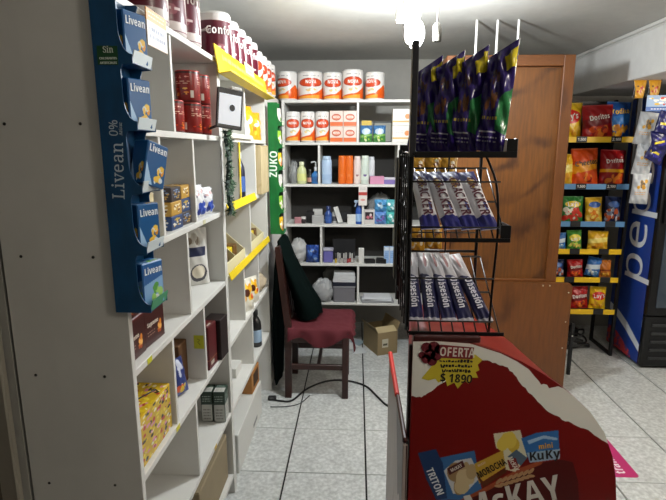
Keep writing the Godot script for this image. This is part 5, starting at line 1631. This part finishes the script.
	part(t, "lid", m_box(Vector3(0.076, 0.02, 0.066), 0.005), hexm("a9a9b8", 0.4), Vector3(0, 0.0855, 0))
	t = thing("tester_stand", "dark upright card behind the small nail polish bottles", "stand", Vector3(-0.09, y2, zf - 0.08))
	part(t, "card", m_box(Vector3(0.17, 0.16, 0.012), 0.002), hexm("17171a", 0.5))
	var cols := ["c9a93a", "b9b6b0", "a8a4a4", "bdb9b4", "9a9494", "b0a8a4", "a83a44", "b8463f", "b9b6b2", "a4a09c"]
	for k in 10:
		var x := -0.148 + 0.0148 * k
		var zz := zf + 0.03 - 0.02 * (k % 2)
		var nb := thing("nail_polish", ["yellow", "pale grey", "grey beige", "cream", "dull grey", "pale rose", "red", "coral red", "silver white", "taupe"][k] + " nail polish bottle in the row on lower shelf", "bottle", Vector3(x, y2, zz), 0.0, "nail polish bottles")
		part(nb, "glass", m_box(Vector3(0.0135, 0.032, 0.0135), 0.003), hexm(cols[k], 0.15))
		part(nb, "cap", m_lathe([[0.005, 0.033], [0.0055, 0.04], [0.004, 0.072], [0.0, 0.073]], 10), hexm("c4c2be" if k % 3 else "3a3636", 0.35))
	carton("white_slim_box", "slim white box with black print beside nail polishes", "box", Vector3(0.038, y2, zf + 0.02), Vector3(0.04, 0.11, 0.03), hexm("cdccc8", 0.45), 0.0, "", [])
	for k in 2:
		carton("black_case", "flat black case with grey edge, " + ("beside slim white box" if k == 0 else "beside the blue pair of boxes"), "case", Vector3(0.1 + 0.085 * k, y2, zf + 0.015), Vector3(0.075, 0.026 + 0.008 * k, 0.06), hexm("1a1a1c", 0.35), 8.0 - 14 * k, "flat black cases")
	im = pic(48, 64, Color("8fb0dc"))
	pr(im, 0, 0, 1, 0.2, Color("c9d3de"))
	dashes(im, 14, 0.2, 0.35, 0.8, 0.7, 3, Color("5a7ab8"))
	var lb := tmat(im, 0.4)
	for k in 2:
		carton("light_blue_box", "light blue upright box " + ("beside the black case" if k == 0 else "beside the shelf divider"), "box", Vector3(0.222 + 0.041 * k, y2, zf + 0.01), Vector3(0.039, 0.12, 0.05), lb, 0.0, "light blue boxes")

	# ---- bottom shelf
	t = thing("foil_bag", "crumpled silvery plastic bag on far unit's bottom shelf", "bag", Vector3(-0.245, y1, zf))
	part(t, "bag", m_lump(Vector3(0.14, 0.16, 0.13), 38, 0.4, 26, 18), hexm("a4a5a6", 0.3))
	t = thing("grey_bundle", "grey folded cloth bundle behind the silvery plastic bag", "bundle", Vector3(-0.175, y1, zf - 0.14))
	part(t, "cloth", m_lump(Vector3(0.16, 0.24, 0.1), 39, 0.2), hexm("5a5955", 0.8))
	t = thing("plastic_container", "clear plastic container holding small things under papers", "container", Vector3(-0.086, y1, zf - 0.01))
	part(t, "tub", m_box(Vector3(0.16, 0.11, 0.11), 0.006), hexm("77757a", 0.25))
	part(t, "rim", m_box(Vector3(0.168, 0.01, 0.118), 0.003), hexm("8f8e92", 0.3), Vector3(0, 0.1105, 0))
	carton("dark_folder", "flat dark blue folder under the white papers", "folder", Vector3(-0.086, y1 + 0.121, zf - 0.01), Vector3(0.17, 0.03, 0.11), hexm("1d2030", 0.5), 2.0)
	for k in 3:
		carton("paper_stack", ["lowest", "middle", "topmost"][k] + " white paper bundle above the clear container", "paper", Vector3(-0.086, y1 + 0.1515 + 0.0225 * k, zf - 0.01), Vector3(0.165 - 0.006 * k, 0.022, 0.11), hexm("cbccce", 0.6), -2.0 + 2.5 * k, "paper bundles")
	var pp3 := [[0.0, 0.24, 4.0], [0.012, 0.22, -6.0], [0.024, 0.2, 3.0]]
	for k in 3:
		carton("loose_papers", ["lowest", "middle", "topmost"][k] + " of the loose papers spread on the bottom shelf", "paper", Vector3(0.16, y1 + pp3[k][0], zf - 0.02), Vector3(pp3[k][1], 0.0115, 0.14), hexm(["8e8f92", "c3c5ca", "d2d4d8"][k], 0.6), pp3[k][2], "loose papers on the bottom shelf")

# ---------------------------------------------------------------- floor things
func build_small() -> void:
	# open cardboard box under the far unit
	var card := tmat_plain("8f7c5a", 27)
	var inner := hexm("6f5f42", 0.8)
	var t := thing("open_box", "open tan cardboard box on the floor under far shelves", "box", Vector3(0.19, 0, -3.65), 24.0)
	var w := 0.165
	var d := 0.25
	var h := 0.17
	part(t, "bottom", m_box(Vector3(w, 0.004, d), 0.0), card)
	for s in [-1.0, 1.0]:
		part(t, "wall", m_box(Vector3(0.004, h, d), 0.0), card, Vector3(s * (w * 0.5 - 0.002), 0.004, 0))
		part(t, "wall", m_box(Vector3(w - 0.009, h, 0.004), 0.0), card, Vector3(0, 0.004, s * (d * 0.5 - 0.002)))
	part(t, "flap", m_box(Vector3(w - 0.01, 0.06, 0.003), 0.0), hexm("b7a57e", 0.75), Vector3(0, h + 0.004, d * 0.5 - 0.003), Vector3(-62, 0, 0))
	part(t, "flap", m_box(Vector3(0.003, 0.07, d - 0.01), 0.0), card, Vector3(w * 0.5 - 0.002, h + 0.004, 0), Vector3(0, 0, -22))
	part(t, "flap", m_box(Vector3(0.003, 0.05, d - 0.01), 0.0), inner, Vector3(-w * 0.5 + 0.002, h + 0.004, 0), Vector3(0, 0, 30))
	var lb := part(t, "shipping_label", m_cbox(Vector3(0.05, 0.065, 0.001), 0.0), hexm("c3bda9", 0.6), Vector3(-0.02, 0.09, d * 0.5 + 0.0006))
	part(lb, "bar_code", m_cbox(Vector3(0.036, 0.016, 0.0006), 0.0), hexm("55503f", 0.7), Vector3(0, -0.01, 0.0008))
	# loose papers on the floor beside the box
	for k in 3:
		carton("floor_paper", ["crumpled white paper on the floor next to open box", "grey paper sheet on the floor under far shelves", "white paper sheet on the floor behind the chair"][k], "paper", Vector3([0.02, 0.0, -0.05][k], 0.0005 + 0.006 * k, [-3.6, -3.72, -3.66][k]), Vector3(0.1, 0.006, 0.14), hexm(["c4c8ca", "8fa0a8", "d0d2d2"][k], 0.6), [20.0, -25.0, 40.0][k])
	# black cables
	t = thing("power_cable", "black power cable snaking under chair to red stand", "cable", Vector3(0, 0, 0))
	part(t, "cable", m_tube(smooth_path([Vector3(-0.52, 0.007, -2.8), Vector3(-0.45, 0.007, -2.78), Vector3(-0.38, 0.007, -2.79), Vector3(-0.3, 0.007, -2.95), Vector3(-0.18, 0.007, -3.06), Vector3(-0.05, 0.007, -3.07), Vector3(0.07, 0.007, -3.0), Vector3(0.14, 0.007, -2.86), Vector3(0.19, 0.007, -2.76), Vector3(0.26, 0.007, -2.7)], 6), 0.006, 7), hexm("141416", 0.5))
	part(t, "plug", m_cbox(Vector3(0.05, 0.024, 0.03), 0.005), hexm("18181a", 0.5), Vector3(-0.505, 0.0135, -2.8))
	t = thing("thin_cable", "thin grey cable on the tiles beside the black one", "cable", Vector3(0, 0, 0))
	part(t, "cable", m_tube(smooth_path([Vector3(-0.5, 0.004, -2.71), Vector3(-0.4, 0.004, -2.72), Vector3(-0.33, 0.004, -2.76), Vector3(-0.28, 0.004, -2.86)], 6), 0.003, 6), hexm("3a3a3c", 0.5))
	# pink sticker on the customers' floor, lettering turned towards the aisle
	t = thing("pink_floor_sticker", "magenta floor sticker with white lettering on the tiles", "sticker", Vector3(1.2, 0.0012, -2.31))
	var pl := PackedVector2Array()
	for c in [[0.135, 0.165, 0.0], [-0.24, 0.165, 0.5], [-0.24, -0.165, 1.0], [0.135, -0.165, 1.5]]:
		for k in 5:
			var a: float = PI * (c[2] + 0.125 * k)
			pl.append(Vector2(c[0] - 0.02 * signf(c[0]) + 0.02 * cos(a), c[1] - 0.02 * signf(c[1]) + 0.02 * sin(a)))
	part(t, "sheet", m_prism(pl, 0.001), hexm("b02a64", 0.45), Vector3.ZERO, Vector3(-90, 0, 0))
	part(t, "lettering", m_text("transbank", 0.046, 0.9), hexm("e6dade", 0.5), Vector3(0.062, 0.0008, 0.0), Vector3(-90, 90, 0))
	# clutter under the snack rack
	t = thing("cable_heap", "dark heap of cables on floor under the snack rack", "cables", Vector3(1.68, 0, -3.75))
	for k in 3:
		var path := []
		for i in 14:
			path.append(Vector3(0.13 * cos(i * 0.7 + k) * (1.0 - 0.2 * k), 0.02 + 0.05 * k + 0.02 * sin(i * 1.3), 0.06 * sin(i * 0.7 + k)))
		part(t, "coil", m_tube(smooth_path(path, 3), 0.008, 6), hexm("141414", 0.5))
	carton("black_adapter", "black power adapter box lying behind the cable heap", "adapter", Vector3(1.68, 0.0, -3.92), Vector3(0.2, 0.1, 0.09), hexm("1b1c1e", 0.45), 6.0)
